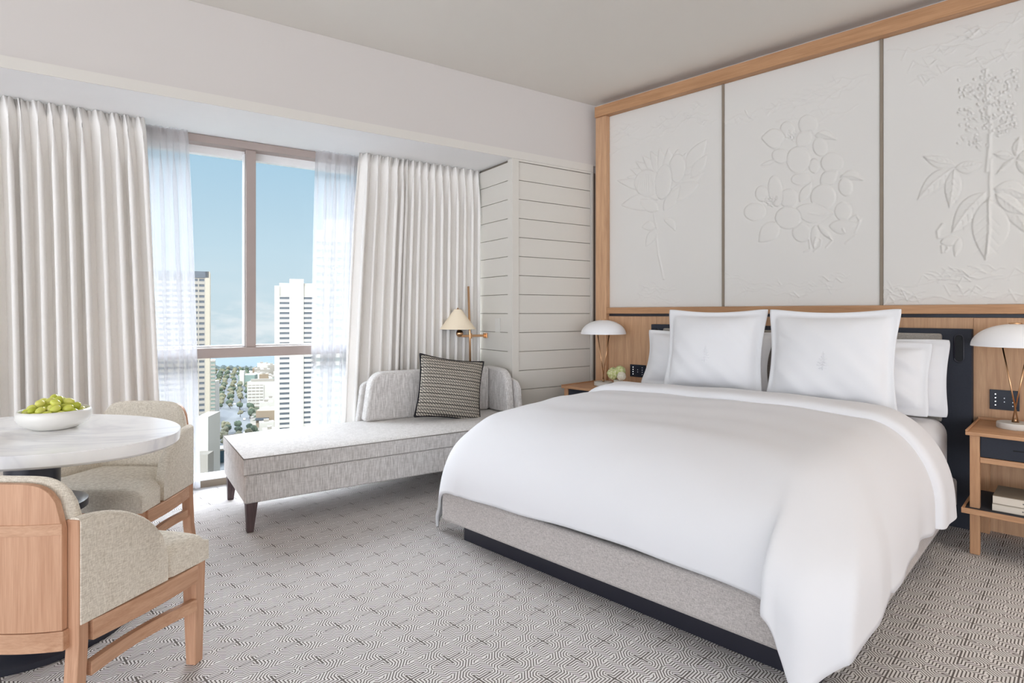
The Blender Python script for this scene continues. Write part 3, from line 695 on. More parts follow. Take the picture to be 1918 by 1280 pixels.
# ================================================================ CHAISE LONGUE (frame B)
ch = thing('chaise_longue', 'light grey woven chaise longue with low back along the window', 'chaise longue', B(1.58, 3.81), WB)
cu, cv = 1.58, 3.81
def cb(mb): 
    mb.v = [(x-cu, y-cv, z) for x, y, z in mb.v]; return mb
U0, U1, V0, V1 = .56, 2.585, 3.44, 4.19
cb(MB().box(U0+.004, U1, V0+.004, V1, .162, .318)).build('base', M['chaise'], ch, bevel=.012)
# seat with slight crown
nx_, ny_ = 40, 20; P_ = []
def crown(i, j):
    a = i/nx_; b_ = j/ny_; e = (max(0, 1-abs(2*a-1)**8)*max(0, 1-abs(2*b_-1)**4))**.5; return .408+.020*e
topg = [[(U0+(U1-U0)*i/nx_, V0+(V1-V0)*j/ny_, crown(i, j)) for j in range(ny_+1)] for i in range(nx_+1)]
mb = MB().grid(topg)
rim = [(i, 0) for i in range(nx_)]+[(nx_, j) for j in range(ny_)]+[(i, ny_) for i in range(nx_, 0, -1)]+[(0, j) for j in range(ny_, 0, -1)]
n0 = len(mb.v)
for i, j in rim: p = topg[i][j]; mb.v.append((p[0], p[1], .322))
for q in range(len(rim)):
    a, b_ = rim[q], rim[(q+1) % len(rim)]; qa, qb = q, (q+1) % len(rim)
    mb.f.append((a[0]*(ny_+1)+a[1], b_[0]*(ny_+1)+b_[1], n0+qb, n0+qa))
mb.f.append(tuple(n0+q for q in range(len(rim))))
smooth_angle(cb(mb).build('seat_cushion', M['chaise'], ch), 50)
cb(MB().tube([(U0, V0, .409), (U1, V0, .409), (U1, V1, .409), (U0, V1, .409), (U0, V0, .409)], .0035, 6)).build('piping', M['piping'], ch, smooth=True)
def taper_leg(mb, x, y, h, w0, w1, dx=0, dy=0):
    bot = [(x+dx+sx*w1, y+dy+sy*w1, .001) for sx, sy in ((-1, -1), (1, -1), (1, 1), (-1, 1))]; top = [(x+sx*w0, y+sy*w0, h) for sx, sy in ((-1, -1), (1, -1), (1, 1), (-1, 1))]
    return mb.hexa(bot, top)
for u, v_, dx, dy in ((U0+.045, V0+.045, -.008, -.008), (U0+.045, V1-.045, -.008, .008), (U1-.045, V0+.045, .008, -.008), (U1-.045, V1-.045, .008, .008)):
    cb(taper_leg(MB(), u, v_, .161, .030, .017, dx, dy)).build('leg', M['brownleg'], ch, bevel=.002)
# back: profile plates extruded with padding
def padded(pts, t0, t1, axis, name, bev=.022):
    return cb(MB().prism(pts, axis, t0, t1)).build(name, M['chaise'], ch, bevel=bev, seg=4)
def arcpts(cx, cy, r, a0, a1, n=10): return [(cx+r*cos(radians(a0+(a1-a0)*i/n)), cy+r*sin(radians(a0+(a1-a0)*i/n))) for i in range(n+1)]
# long back in the u-z plane (extruded along v)
bk = [(1.45, .425)]+arcpts(1.60, .66, .115, 172, 95)+[(2.48, .772), (2.48, .425)]
padded(bk, 4.03, 4.135, 1, 'back_cushion')
sh = [(1.415, .30)]+arcpts(1.52, .64, .06, 172, 90)+[(2.585, .700), (2.585, .30)]
padded(sh, 4.14, 4.20, 1, 'back_shell', .012)
# right return in the v-z plane (extruded along u)
rt_ = [(4.028, .425), (4.028, .772)]+[(3.90, .768)]+arcpts(3.82, .66, .10, 85, 10)+[(3.70, .425)]
rt_ = [(4.135, .425), (4.135, .772), (3.92, .768)]+[(3.92-.13*sin(radians(a)), .768-.12*(1-cos(radians(a)))) for a in range(10, 91, 10)]+[(3.76, .425)]
padded(rt_, 2.485, 2.553, 0, 'arm_cushion', .025)
sr = [(4.20, .30), (4.20, .700), (3.85, .690), (3.77, .670), (3.735, .62), (3.70, .30)]
padded(sr, 2.555, 2.59, 0, 'arm_shell', .012)
# cushion
t = thing('throw_cushion', 'black and cream checked cushion with dark piping, propped on the chaise', 'cushion', B(2.035, 3.86, .645), WB-radians(10))
o = pillow_mesh(.50, .46, .14, pin=.09, seed=11, wr=.003).build('cushion_cover', M['check'], t, smooth=True); tilt = Matrix.Rotation(-.26, 4, 'X') @ Matrix.Rotation(radians(9), 4, 'Y'); o.matrix_local = tilt
pp = []
for q in range(161):
    a = q/160*4; s_ = int(min(a, 3.9999)); f_ = a-s_
    u, v_ = [(-1+2*f_, -1), (1, -1+2*f_), (1-2*f_, 1), (-1, 1-2*f_)][s_]
    pp.append((u*.50/2*(1-.09*(1-v_*v_)*abs(u)**3), 0, v_*.46/2*(1-.09*(1-u*u)*abs(v_)**3)))
o = MB().tube(pp, .0065, 8).build('piping', M['pipe'], t, smooth=True); o.matrix_local = tilt

# ================================================================ CURTAINS (frame B)
def curtain(name, label, mat, u0, u1, vc, zt, folds, amp, seed, ub0=None, ub1=None, nu=None, top_amp=.4, group=None, zb=.012):
    r = np.random.RandomState(seed); nu = nu or folds*16; nz = 30
    S = np.linspace(0, 1, nu+1)
    ks = np.linspace(0, 1, folds+1); jit = np.r_[0, np.cumsum(r.uniform(.55, 1.5, folds))]; jit /= jit[-1]
    phase = np.interp(S, jit, ks)*folds*2*pi
    ampv = np.interp(S, np.linspace(0, 1, folds+1), r.uniform(.65, 1.15, folds+1))
    ub0 = u0 if ub0 is None else ub0; ub1 = u1 if ub1 is None else ub1; P_ = []
    pitch = (u1-u0)/folds
    for k_ in range(nz+1):
        t_ = k_/nz; z = zt+(zb-zt)*t_
        e = min(1, t_*7); A = amp*(top_amp+(1-top_amp)*e); a0 = u0+(ub0-u0)*t_**.7; a1 = u1+(ub1-u1)*t_**.7
        drift = .012*np.sin(S*9+seed+t_*1.5)*t_
        ph = phase+.35*np.sin(S*14+seed)*t_
        y = vc+A*ampv*np.sin(ph)*(1-.25*np.cos(2*ph))
        sharp = .40*pitch*(e)
        x = a0+(a1-a0)*S+sharp*np.sin(2*ph)*.8+drift
        if t_ < .06: y = y+amp*.25*np.sin(ph*3)*(1-t_/.06)
        P_.append(np.stack([x, y, np.full_like(x, z)], -1).tolist())
    o = MB().grid(P_).build(name, mat, smooth=True, solid=.0025 if mat is not M['sheer'] else 0)
    o.rotation_euler.z = WB
    return tag(o, label, 'curtain', group)
curtain('curtain', 'heavy greige drape hanging in folds on the left of the window', M['drape'], -1.75, .135, 4.385, SOF-.003, 25, .056, 3, ub1=.235)
curtain('curtain', 'heavy greige drape in close folds right of the window, behind the chaise', M['drape'], 1.535, 2.595, 4.395, SOF-.003, 16, .050, 8, ub0=1.40)
curtain('sheer_curtain', 'white sheer curtain beside the left drape', M['sheer'], -.05, .385, 4.505, SOF-.003, 6, .018, 5, ub0=.02, ub1=.455, nu=120)
curtain('sheer_curtain', 'white sheer curtain on the right side of the window glass', M['sheer'], 1.235, 1.68, 4.505, SOF-.003, 6, .018, 6, ub0=1.185, ub1=1.6, nu=120)

# ================================================================ WALL LAMP
sc_ = thing('wall_lamp', 'brass wall lamp with cream cone shade and tall rod, over the chaise', 'lamp', B(2.604, 4.29, 1.01), WB)
MB().box(-.010, 0, -.03, .03, -.022, .022).build('wall_plate', M['brass'], sc_, bevel=.003)
MB().box(-.235, -.010, -.007, .007, -.010, .010).build('arm', M['brass'], sc_, bevel=.002)
MB().box(-.160, -.142, -.012, .012, -.022, .022).build('clamp', M['brass'], sc_, bevel=.002)
MB().tube([(-.151, .0, -.40), (-.158, .0, 0), (-.172, .0, .415)], .009, 12).build('rod', M['brass'], sc_, smooth=True)
MB().ico((-.255, 0, .022), (.030,)*3, 3).build('ball_joint', M['brass'], sc_, smooth=True)
MB().tube([(-.265, 0, .04), (-.275, 0, .19)], .006, 8).build('shade_post', M['brass'], sc_, smooth=True)
pr = [(.148, .062), (.140, .066), (.030, .205), (.026, .208)]; pr = [(.150, .058), (.030, .222), (.028, .221), (.147, .058)]
o = smooth_angle(MB().lathe(pr+[pr[0]], c=(-.272, 0, 0), seg=56).build('lamp_shade', M['cream'], sc_), 60); 
MB().lathe([(0, .219), (.029, .219), (.029, .223), (.008, .225), (.006, .234), (0, .235)], c=(-.272, 0, 0), seg=24).build('shade_cap', M['brass'], sc_, smooth=True)
op = MB().box(-.006, 0, -.036, .036, -.058, .058).build('outlet_plate', M['plate'], bevel=.002); op.location = B(2.605, 4.10, 1.10); op.rotation_euler.z = WB
tag(op, 'small pale switch plate on the shiplap column side beside the wall lamp', 'switch plate')

# ================================================================ TABLE
TC = (.309, 2.853); TA, TB_, TR = .552, .385, radians(-57.8)
tb = thing('dining_table', 'oval white marble topped table on a dark pedestal', 'table', (TC[0], TC[1], 0))
pr = [(0, .748), (.97, .748), (.992, .7485), (1.0, .7515)] 
def ovl(prof_, mat, name, seg=96):
    mb = MB(); vs = []; n = len(prof_); fs = []
    for i in range(seg):
        a = 2*pi*i/seg
        for off, z in prof_:
            x, y = (TA+off)*cos(a), (TB_+off)*sin(a); vs.append((x*cos(TR)-y*sin(TR), x*sin(TR)+y*cos(TR), z))
    for i in range(seg):
        j = (i+1) % seg
        for q in range(n-1): fs.append((i*n+q, j*n+q, j*n+q+1, i*n+q+1))
    fs.append(tuple(i*n for i in range(seg))[::-1]); fs.append(tuple(i*n+n-1 for i in range(seg)))
    mb.add(vs, fs); return smooth_angle(mb.build(name, mat, tb), 35)
ovl([(-.06, .694), (-.014, .700), (.0, .710), (.004, .7475), (.001, .750)], M['marble'], 'table_top')
smooth_angle(MB().lathe([(0, .693), (.22, .693), (.22, .686), (.085, .685), (.085, .49), (.15, .487), (.172, .478), (.172, .452), (.12, .44), (.10, .06), (.30, .035), (.32, .022), (.32, .001), (0, .001)], seg=64).build('pedestal', M['metalb'], tb), 40)
bw = MB().lathe([(0, .001), (.072, .001), (.078, .003), (.112, .018), (.128, .036), (.126, .052), (.121, .061), (.117, .060), (.118, .050), (.118, .037), (.10, .022), (.07, .012), (0, .010)], seg=72).build('bowl', M['bowl'], smooth=True)
bw.scale = (.95, .95, 1.22); bw.location = (.380, 2.892, .7505); tag(bw, 'shallow white bowl of green grapes on the marble table', 'bowl')
gm = MB().ico((0, 0, 0), (.0205, .0150, .0150), 3).build('grape', M['grape'], smooth=True)
spots = []
for n, rr_, zz in ((12, .092, .047), (8, .060, .040), (4, .024, .034), (10, .074, .066), (6, .042, .066), (1, .0, .064), (5, .050, .088), (2, .016, .092), (1, .03, .10)):
    o_ = random.uniform(0, 6)
    for i in range(n):
        a = o_+2*pi*i/n; spots.append((rr_*cos(a)+random.uniform(-.004, .004), rr_*sin(a)+random.uniform(-.004, .004), zz+random.uniform(-.003, .003)))
for i, (x_, y_, z_) in enumerate(spots):
    o = gm if i == 0 else gm.copy()
    if i: sc.collection.objects.link(o)
    o.location = (.380+x_*.95, 2.892+y_*.95, .7645+z_); o.rotation_euler = (random.uniform(-.4, .4), random.uniform(-.5, .5), random.uniform(0, pi)); s_ = random.uniform(.86, 1.0); o.scale = (s_, s_, s_)
    tag(o, 'green grape heaped in the white bowl', 'grape', 'green grapes in the bowl')

# ================================================================ CHAIRS
def dining_chair(label, loc, rz):
    t = thing('dining_chair', label, 'chair', loc, rz)
    def yb(x): return .245+.055*(x+.20)/.42                      # half width along the side
    # legs
    for s_ in (-1, 1):
        MB().hexa([(.178, s_*.262-.018, .001), (.216, s_*.262-.018, .001), (.216, s_*.262+.018, .001), (.178, s_*.262+.018, .001)], [(.168, s_*.262-.026, .352), (.220, s_*.262-.026, .352), (.220, s_*.262+.026, .352), (.168, s_*.262+.026, .352)]).build('leg', M['chairz'], t, bevel=.003)
        m_ = MB(); path = [(-.262, .001), (-.232, .15), (-.222, .30), (-.222, .638)]
        for (xa, za), (xb, zb) in zip(path[:-1], path[1:]): pass
        sec = [[(x-.016, s_*.224-.021, z), (x+.016, s_*.224-.021, z), (x+.016, s_*.224+.021, z), (x-.016, s_*.224+.021, z)] for x, z in path]
        m_.grid(sec, closed_v=True); n_ = len(sec); m_.f.append((3, 2, 1, 0)); m_.f.append(tuple(4*(n_-1)+q for q in range(4)))
        m_.build('leg', M['chairz'], t, bevel=.003)
        # side rail and stretcher, gently bowed
        def bowed(z0, z1, th, bow, name, x0, x1):
            rows = []
            for i in range(13):
                a = i/12; x = x0+(x1-x0)*a; y = s_*(yb(x)-.012-bow*sin(pi*a)); rows.append([(x, y-th/2, z0), (x, y+th/2, z0), (x, y+th/2, z1), (x, y-th/2, z1)])
            q = MB().grid(rows, closed_v=True); q.f.append((3, 2, 1, 0)); q.f.append(tuple(48+i for i in range(4))); return q.build(name, M['chairx'], t, bevel=.002)
        bowed(.292, .350, .034, -.012, 'side_rail', -.197, .168)
        bowed(.192, .232, .022, .020, 'stretcher', -.197, .172)
    MB().box(.172, .205, -.235, .235, .292, .350).build('front_rail', M['chairy'], t, bevel=.002)
    def bx(y): return -.232-.052*(1-(y/.235)**2)
    def curved(z0, z1, x_off, th, name, mat, yr=.216, ztop=None, n=28, bevel=.002):
        rows = []
        for i in range(n+1):
            y = -yr+2*yr*i/n; x = bx(y)+x_off; zt_ = ztop(y) if ztop else z1
            rows.append([(x-th/2, y, z0), (x+th/2, y, z0), (x+th/2, y, zt_), (x-th/2, y, zt_)])
        q = MB().grid(rows, closed_v=True); q.f.append((3, 2, 1, 0)); q.f.append(tuple(4*n+i for i in range(4)))
        return q.build(name, mat, t, bevel=bevel)
    curved(.292, .345, 0, .034, 'back_rail', M['chairy'])
    def top_y(y, yr, h0, h1, p=4.0): return h0+(h1-h0)*(max(0, 1-(abs(y)/yr)**p))**.5
    curved(.346, 0, -.006, .018, 'back_panel', M['chairz'], .212, lambda y: top_y(y, .2125, .60, .745, 7))
    curved(.605, .635, -.0165, .003, 'back_band', M['chairy'], .214, None, bevel=.001)
    # upholstered shell: inner back + wings
    q = MB()
    for part_ in ('l', 'r', 'b'):
        path = []
        if part_ == 'b':
            for i in range(35): y = -.222+.444*i/34; path.append((bx(y)+.012, y, 'b', y))
        else:
            sg_ = 1 if part_ == 'l' else -1
            for i in range(15): a = i/14; x = .045-.279*a; path.append((x, sg_*(yb(x)+.008), 'w', a))
        n_ = len(path); rows = []
        for i, (x, y, kd, w_) in enumerate(path):
            if kd == 'b': nx, ny, h, th = 1, 0, max(top_y(w_, .2225, .60, .757, 7), .640), .026
            else:
                nx, ny, th = 0, -sg_, .042; h = .455+.190*(max(0, 1-(1-w_)**2.2))**.62; h = .44 if w_ == 0 else h
            rows.append([(x, y, .353), (x+nx*th, y+ny*th, .353), (x+nx*th, y+ny*th, h-.012), (x+nx*(th-.010), y+ny*(th-.010), h-.002), (x+nx*th/2, y+ny*th/2, h), (x+nx*.010, y+ny*.010, h-.002), (x, y, h-.012)])
        b0 = len(q.v); q.grid(rows, closed_v=True); q.f.append(tuple(b0+r_ for r_ in range(7))[::-1]); q.f.append(tuple(b0+7*(n_-1)+r_ for r_ in range(7)))
    smooth_angle(q.build('upholstered_back', M['chairfab'], t), 60)
    # seat cushion
    N_ = 26; g = []
    for i in range(N_+1):
        a = i/N_; x = -.205+.420*a; wd = yb(x)-.004 if x < .05 else yb(x)+.006; 
        if x < .03: wd = yb(x)-.038
        else: wd = (yb(x)-.038)+.042*min(1, (x-.03)/.03)
        row = []
        for j in range(N_+1):
            v_ = -1+2*j/N_; e = (max(0, 1-abs(2*a-1)**8)*max(0, 1-abs(v_)**8))**.4
            row.append((x+.012*(1-v_*v_)*a, v_*wd, .418+.032*e+.006*(1-v_*v_)*sin(pi*a)))
        g.append(row)
    mb = MB().grid(g); rim = [(i, 0) for i in range(N_)]+[(N_, j) for j in range(N_)]+[(i, N_) for i in range(N_, 0, -1)]+[(0, j) for j in range(N_, 0, -1)]
    n0 = len(mb.v)
    for i, j in rim: p = g[i][j]; mb.v.append((p[0], p[1], .353))
    for q_ in range(len(rim)):
        a, b_ = rim[q_], rim[(q_+1) % len(rim)]; mb.f.append((a[0]*(N_+1)+a[1], b_[0]*(N_+1)+b_[1], n0+(q_+1) % len(rim), n0+q_))
    mb.f.append(tuple(n0+q_ for q_ in range(len(rim))))
    smooth_angle(mb.build('seat', M['chairfab'], t), 60)
    return t
dining_chair('oak backed cream upholstered chair seen from behind in the lower left corner', (.357, 2.290, 0), radians(36))
dining_chair('cream upholstered oak chair on the window side of the marble table', (.632, 3.225, 0), radians(221))

# ================================================================ CITY BELOW THE WINDOW
GZ = -100.
fwv = Vector((cos(radians(YAW)), sin(radians(YAW)), 0)); rtv = Vector((sin(radians(YAW)), -cos(radians(YAW)), 0))
def PD(px_, depth, z=GZ): return fwv*depth+rtv*((px_-CXP)/F*depth)+Vector((0, 0, z))
STR = radians(YAW+24.7)                                            # street direction
def clin(c, q=.30): return tuple(v*q for v in lin(c))
def cplain(name, col, rough=.6, spec=.4, metal=0, var=.06, scale=9, q=.34):
    m, k, b = new_mat(name, rough, spec, metal); c = clin(col, .5 if 'tower' in name else q)
    k.l(k.mix(k.noise(obj_co(k), scale, 4), tuple(v*(1-var) for v in c), tuple(min(1, v*(1+var)) for v in c)), b.inputs['Base Color']); return m
M['cwhite'] = cplain('tower_white', (226, 226, 222), .8, .2, var=.03, scale=.05)
M['cbeige'] = cplain('tower_beige', (204, 198, 184), .8, .2, var=.03, scale=.05)
M['cglass'] = cplain('tower_dark_glass', (96, 106, 118), .3, .5, var=.3, scale=.2)
M['cgreen'] = cplain('building_pale_green', (168, 196, 190), .5, .4, var=.1, scale=.1)
M['cpale'] = cplain('building_pale', (216, 212, 204), .8, .2, var=.06, scale=.05)
M['ctan'] = cplain('building_tan', (200, 182, 160), .8, .2, var=.06, scale=.05)
M['street'] = cplain('asphalt', (150, 158, 166), .9, .2, var=.1, scale=.05)
M['crown'] = cplain('tree_crown', (122, 140, 122), .9, .1, var=.35, scale=.25)
M['crown2'] = cplain('tree_crown_pale', (178, 178, 152), .9, .1, var=.3, scale=.25)
M['cshadow'] = cplain('teal_shadow', (60, 104, 128), .3, .5, var=.2, scale=.1)
M['trunk'] = cplain('tree_trunk', (110, 96, 80), .9, .1)
m, k, b = new_mat('city_ground', .95, .1); co = obj_co(k)
vor = k.n('ShaderNodeTexVoronoi'); k.l(co, vor.inputs[0]); vor.inputs['Scale'].default_value = .07
hs = k.n('ShaderNodeSeparateColor'); k.l(vor.outputs['Color'], hs.inputs[0])
k.l(k.ramp(hs.outputs[0], [(0, clin((112, 128, 104))), (.3, clin((150, 156, 134))), (.42, clin((205, 200, 190))), (.8, clin((226, 222, 214))), (1, clin((176, 150, 130)))], 'CONSTANT'), b.inputs['Base Color']); M['ground'] = m
def far_obj(o): return o
g = MB(); q0 = [PD(-900, 60), PD(3200, 60), PD(3200, 1060), PD(-900, 1060)]
g.hexa([p+Vector((0, 0, -2)) for p in q0], q0); struct(g.build('ground_city', M['ground']))
# boulevard strip
def along(px_, d_, w):   # point beside the street line
    pass
S0 = PD(452, 100); SD = (PD(434, 1050)-PD(400, 389)); SD.z = 0; SD.normalize(); SN = Vector((SD.y, -SD.x, 0)); S1 = PD(434, 1050)
sa, sb = S1-SD*930, S1+SD*5
struct(MB().hexa([p+Vector((0, 0, .05)) for p in (sa-SN*24, sa+SN*24, sb+SN*24, sb-SN*24)], [p+Vector((0, 0, .3)) for p in (sa-SN*24, sa+SN*24, sb+SN*24, sb-SN*24)]).build('ground_boulevard', M['street']))
def tree_proto(mat, seed):
    random.seed(seed); t = thing('boulevard_tree', 'leafy tree lining the boulevard far below the window', 'tree', (0, 0, GZ), 0, 'trees along the boulevard')
    mb = MB()
    for i in range(7): a = random.uniform(0, 6.28); r_ = random.uniform(0, 2.6); mb.ico((r_*cos(a), r_*sin(a), random.uniform(6, 9.5)), (random.uniform(2, 3.2),)*3, 1, .18)
    mb.build('crown', mat, t); MB().tube([(0, 0, .3), (0, 0, 6.5)], [.5, .3], 6).build('trunk', M['trunk'], t); return t
keep = [(PD(407, 402), 24), (PD(554, 412), 40), (PD(394, 530), 30), (PD(489, 652), 38), (PD(461, 832), 34), (PD(498, 532), 32), (PD(390, 580), 42), (PD(377, 340), 34), (PD(320, 362), 45), (PD(642, 271), 30)]
protos = [tree_proto(M['crown'], 1), tree_proto(M['crown2'], 2), tree_proto(M['crown'], 3)]
random.seed(21); first = [True]*3; cnt_ = 0
tpl = []
for k_ in range(58):
    for off in (-24, -14, -5, 5, 14, 24):
        dist = 250+k_*12+random.uniform(-3, 3); p = sa+SD*dist+SN*(off+random.uniform(-2, 2)); i = random.choice((0, 1, 1, 1, 2)) if abs(off) < 20 else random.choice((0, 1, 2, 0))
        if dist > 895 or random.random() < .08 or any((p-q_).length < 6.5 for q_ in tpl) or any((p-q_).length < r_*.8 for q_, r_ in keep): continue
        tpl.append(p)
        o = protos[i] if first[i] else copy_tree(protos[i]); first[i] = False; o.location = (p.x, p.y, GZ+.31); o.rotation_euler.z = random.uniform(0, 6); s_ = random.uniform(.5, .85); o.scale = (s_,)*3; cnt_ += 1
# cars
M['carw'] = plain('car_white', (235, 235, 235), .3, .5); M['card'] = plain('car_dark', (60, 66, 76), .3, .5)
def car_proto(mat):
    t = thing('car', 'tiny car on the boulevard far below', 'car', (0, 0, GZ), 0, 'cars on the boulevard')
    MB().prism([(-2.2, .3), (2.2, .3), (2.2, .8), (1.4, .95), (.8, 1.45), (-1.2, 1.45), (-1.9, .95), (-2.2, .9)], 1, -.9, .9).build('car_body', mat, t, bevel=.08)
    for x_ in (-1.35, 1.35):
        for y_ in (-.86, .86): MB().tube([(x_, y_-.1, .33), (x_, y_+.1, .33)], .33, 10).build('wheel', M['card'], t)
    return t
cp = [car_proto(M['carw']), car_proto(M['card'])]; fr2 = [True, True]
for i in range(26):
    q = i % 2; o = cp[q] if fr2[q] else copy_tree(cp[q]); fr2[q] = False; p = sa+SD*(235+(i*53) % 600)+SN*random.choice((-19, 19, -9.5, 9.5)) + SD*0; o.location = (p.x, p.y, GZ+.32); o.rotation_euler.z = atan2(SD.y, SD.x)
# towers. local: x across (to the right), y away
def tower(name, label, pl, pr_, depth, ytop, rot=0, dep=24, mat='cwhite'):
    c_ = PD((pl+pr_)/2, depth); w = (pr_-pl)/F*depth; h = EYE-(ytop-HYP)/F*depth-GZ; dep = 24
    t = thing(name, label, 'building', c_, radians(YAW-90)+rot); return t, w, h
def band_wall(t, x0, x1, y, z0, z1, floor_h, mat_glass='cglass', mat_band='cwhite', vert=0, depth_=.5):
    box('window_band', M[mat_glass], t, (x0, x1, y+.05, y+depth_+.3, z0, z1))
    mb = MB(); z = z0
    while z < z1: mb.box(x0, x1, y-depth_*.6, y+.049, z, min(z+floor_h*.55, z1)); z += floor_h
    if vert:
        n = int((x1-x0)/vert)
        for i in range(n+1): xx = x0+(x1-x0)*i/n; mb.box(xx-.35, xx+.35, y-depth_*.65, y+.048, z0, z1)
    mb.build('floor_slabs', M[mat_band], t)
# right hand white tower with blank central pier
t, w, h = tower('residential_tower', 'tall white tower with blank central pier between two dark balcony strips', 517, 592, 400, 536, radians(19))
box('tower_core', M['cwhite'], t, (-w/2, w/2, .8, 24, 0, h), 0)
pw = w/75.
box('central_pier', M['cwhite'], t, (-w/2+26*pw, -w/2+51*pw, -1.2, 10, 0, h+13/F*400), 0)
box('roof_block', M['cwhite'], t, (-w/2+8*pw, -w/2+70*pw, 3, 14, h, h+2), 0)
band_wall(t, -w/2+9*pw, -w/2+25.9*pw, 0, 0, h-7, 3.4); band_wall(t, -w/2+51.1*pw, -w/2+68*pw, 0, 0, h-7, 3.4)
box('corner_pier', M['cwhite'], t, (-w/2, -w/2+8.9*pw, -.4, .79, 0, h), 0); box('corner_pier', M['cwhite'], t, (-w/2+68.1*pw, w/2, -.4, .79, 0, h), 0)
# far right tower behind the sheer
t, w, h = tower('office_tower', 'white gridded tower seen through the right sheer curtain', 594, 690, 260, 432, radians(14))
box('tower_core', M['cwhite'], t, (-w/2, w/2, .8, 22, 0, h), 0); band_wall(t, -w/2, w/2, 0, 0, h-4, 3.4, vert=3.6, mat_glass='cgreen')
box('crown_block', M['cwhite'], t, (-w/2+3, w/2, 2, 18, h, h+5), 0)
# left tower
t, w, h = tower('office_tower', 'dark banded tower with beige corner seen through the left sheer curtain', 255, 385, 350, 507, radians(26), mat='cbeige')
box('tower_core', M['cbeige'], t, (-w/2, w/2, .8, 24, 0, h), 0); band_wall(t, -w/2, w/2-2.6, 0, 0, h-4, 3.3, vert=3.4, mat_band='cpale')
box('beige_corner', M['cbeige'], t, (w/2-2.5, w/2, -.6, .79, 0, h), 0); box('dark_parapet', M['cglass'], t, (-w/2, w/2-.5, -.6, 4, h-3.9, h), 0)
t, w, h = tower('office_tower', 'slim white banded tower just right of the beige corner tower', 385, 402, 520, 676, radians(26))
box('tower_core', M['cpale'], t, (-w/2, w/2, .8, 20, 0, h), 0); band_wall(t, -w/2, w/2, 0, 0, h, 3.4, mat_band='cpale', mat_glass='cgreen')
t, w, h = tower('hotel_block', 'white mid-rise block with flat roof beside the boulevard', 464, 514, 640, 716, radians(10))
box('tower_core', M['cwhite'], t, (-w/2, w/2, .8, 24, 0, h), 0); band_wall(t, -w/2+1, w/2-12, 0, 0, h-3, 3.4, vert=4, mat_glass='cpale'); box('roof_sign_wall', M['cpale'], t, (-w/2+3, w/2-2, 4, 6, h, h+3))
t, w, h = tower('office_block', 'pale green glass block left of the white mid-rise', 447, 476, 820, 703, radians(10))
box('tower_core', M['cgreen'], t, (-w/2, w/2, .8, 24, 0, h), 0); box('stair_tower', M['cwhite'], t, (-w/2+2, -w/2+8, -1, 6, 0, h+6), 0)
t, w, h = tower('low_block', 'tan low block at the foot of the white mid-rise', 480, 516, 520, 770, radians(10))
box('tower_core', M['ctan'], t, (-w/2, w/2, .8, 24, 0, h), 0); box('shade_canopy', M['cglass'], t, (-w/2, w/2-6, -2, .7, h-8, h-6), 0)
t, w, h = tower('low_block', 'white low block on the left of the boulevard', 378, 402, 560, 715, radians(8))
box('tower_core', M['cwhite'], t, (-w/2, w/2, .8, 12, 0, h), 0); box('blue_window', M['cglass'], t, (-2, w/2-2, .3, .79, h-20, h-12), 0)
t, w, h = tower('low_block', 'white stepped block at the lower left of the view', 366, 388, 330, 782, radians(8))
box('tower_core', M['cwhite'], t, (-w/2, w/2, .8, 20, 0, h), 0); box('lower_wing', M['cpale'], t, (-w/2, w/2+3, -8, .79, 0, h*.55), 0)
t, w, h = tower('office_block', 'dark teal stand-in for building shadow at the near left foot of the boulevard', 391, 424, 395, 842, radians(20))  # dark box added in place of the buildings' shadow
box('tower_core', M['cshadow'], t, (-w/2, w/2, .8, 12, 0, h), 0); box('shadow_box_edge', M['cpale'], t, (-w/2, w/2, .2, .79, h-1.2, h), 0)
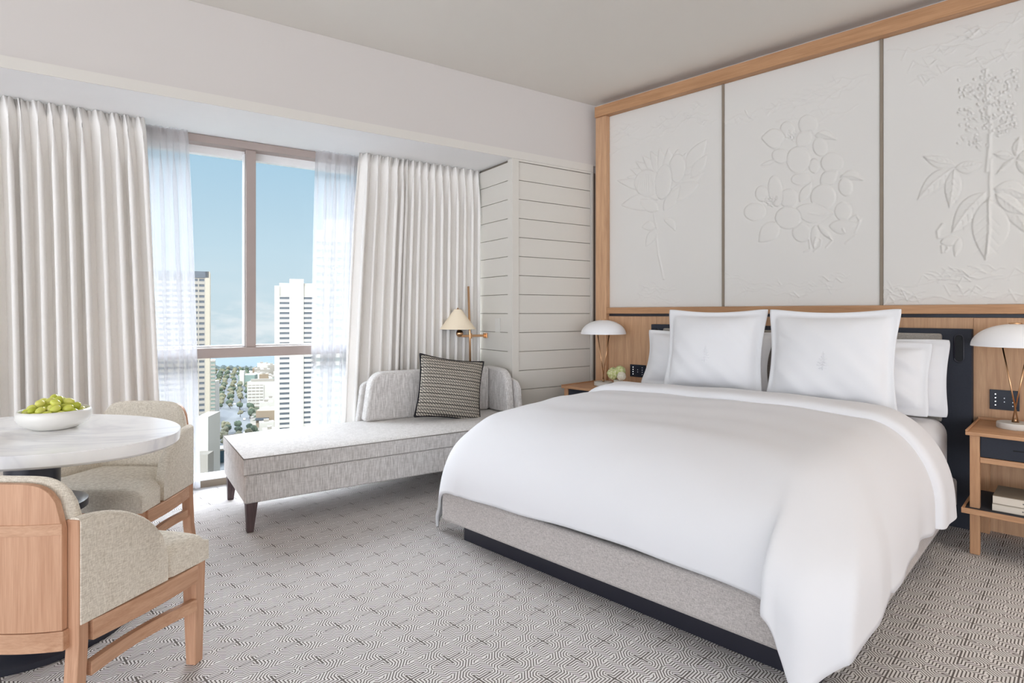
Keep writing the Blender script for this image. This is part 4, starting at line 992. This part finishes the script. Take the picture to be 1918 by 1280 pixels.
# low city blocks
random.seed(33); n_ = 0; placed = []
keep = [(PD(554, 412), 40), (PD(394, 530), 30), (PD(489, 652), 38), (PD(461, 832), 34), (PD(498, 532), 32), (PD(390, 580), 42), (PD(377, 340), 34), (PD(320, 362), 45), (PD(642, 271), 30)]
for i in range(3000):
    d_ = random.uniform(430, 1015); px_ = random.uniform(330, 620)
    p = PD(px_, d_); rel = p-sa; lat = rel.dot(SN)
    if abs(lat) < 36 or (505 < px_ and d_ < 600): continue
    if any((p-q_).length < 20 for q_ in placed) or any((p-q_).length < r_ for q_, r_ in keep): continue
    placed.append(p)
    hh = random.uniform(6, 20) if d_ > 650 else random.uniform(6, 14)
    w_, l_ = random.uniform(8, 14), random.uniform(8, 14)
    t = thing('city_block', 'small pale rooftop among the distant low buildings beyond the boulevard', 'building', p, STR+random.choice((0, pi/2)), 'distant low city buildings')
    mname = random.choice(('cwhite', 'cwhite', 'cpale', 'cpale', 'ctan', 'cgreen'))
    box('block_walls', M[mname], t, (-w_/2, w_/2, -l_/2, l_/2, 0, hh)); box('roof_box', M['cpale'], t, (-w_/6, w_/6, -l_/6, l_/5, hh, hh+2.2))
    n_ += 1
    if n_ > 170: break
# tree line and water at the edge of the city
wl = MB(); q0 = [PD(-900, 1061), PD(3200, 1061), PD(3200, 1900), PD(-900, 1900)]
M['haze_water'] = cplain('distant_lake', (128, 156, 172), .8, .1, var=.05, scale=.01, q=.30)
wl.hexa([p+Vector((0, 0, -3)) for p in q0], [p+Vector((0, 0, -1)) for p in q0]); struct(wl.build('ground_lake', M['haze_water']))
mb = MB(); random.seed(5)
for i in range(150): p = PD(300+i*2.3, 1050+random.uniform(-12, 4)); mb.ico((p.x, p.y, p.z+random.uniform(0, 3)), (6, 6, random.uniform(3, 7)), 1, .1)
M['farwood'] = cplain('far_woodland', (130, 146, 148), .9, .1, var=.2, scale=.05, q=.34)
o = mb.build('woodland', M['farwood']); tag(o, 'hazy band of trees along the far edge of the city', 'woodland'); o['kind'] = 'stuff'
print('OBJECTS', len(sc.objects), 'trees', cnt_, 'blocks', n_)
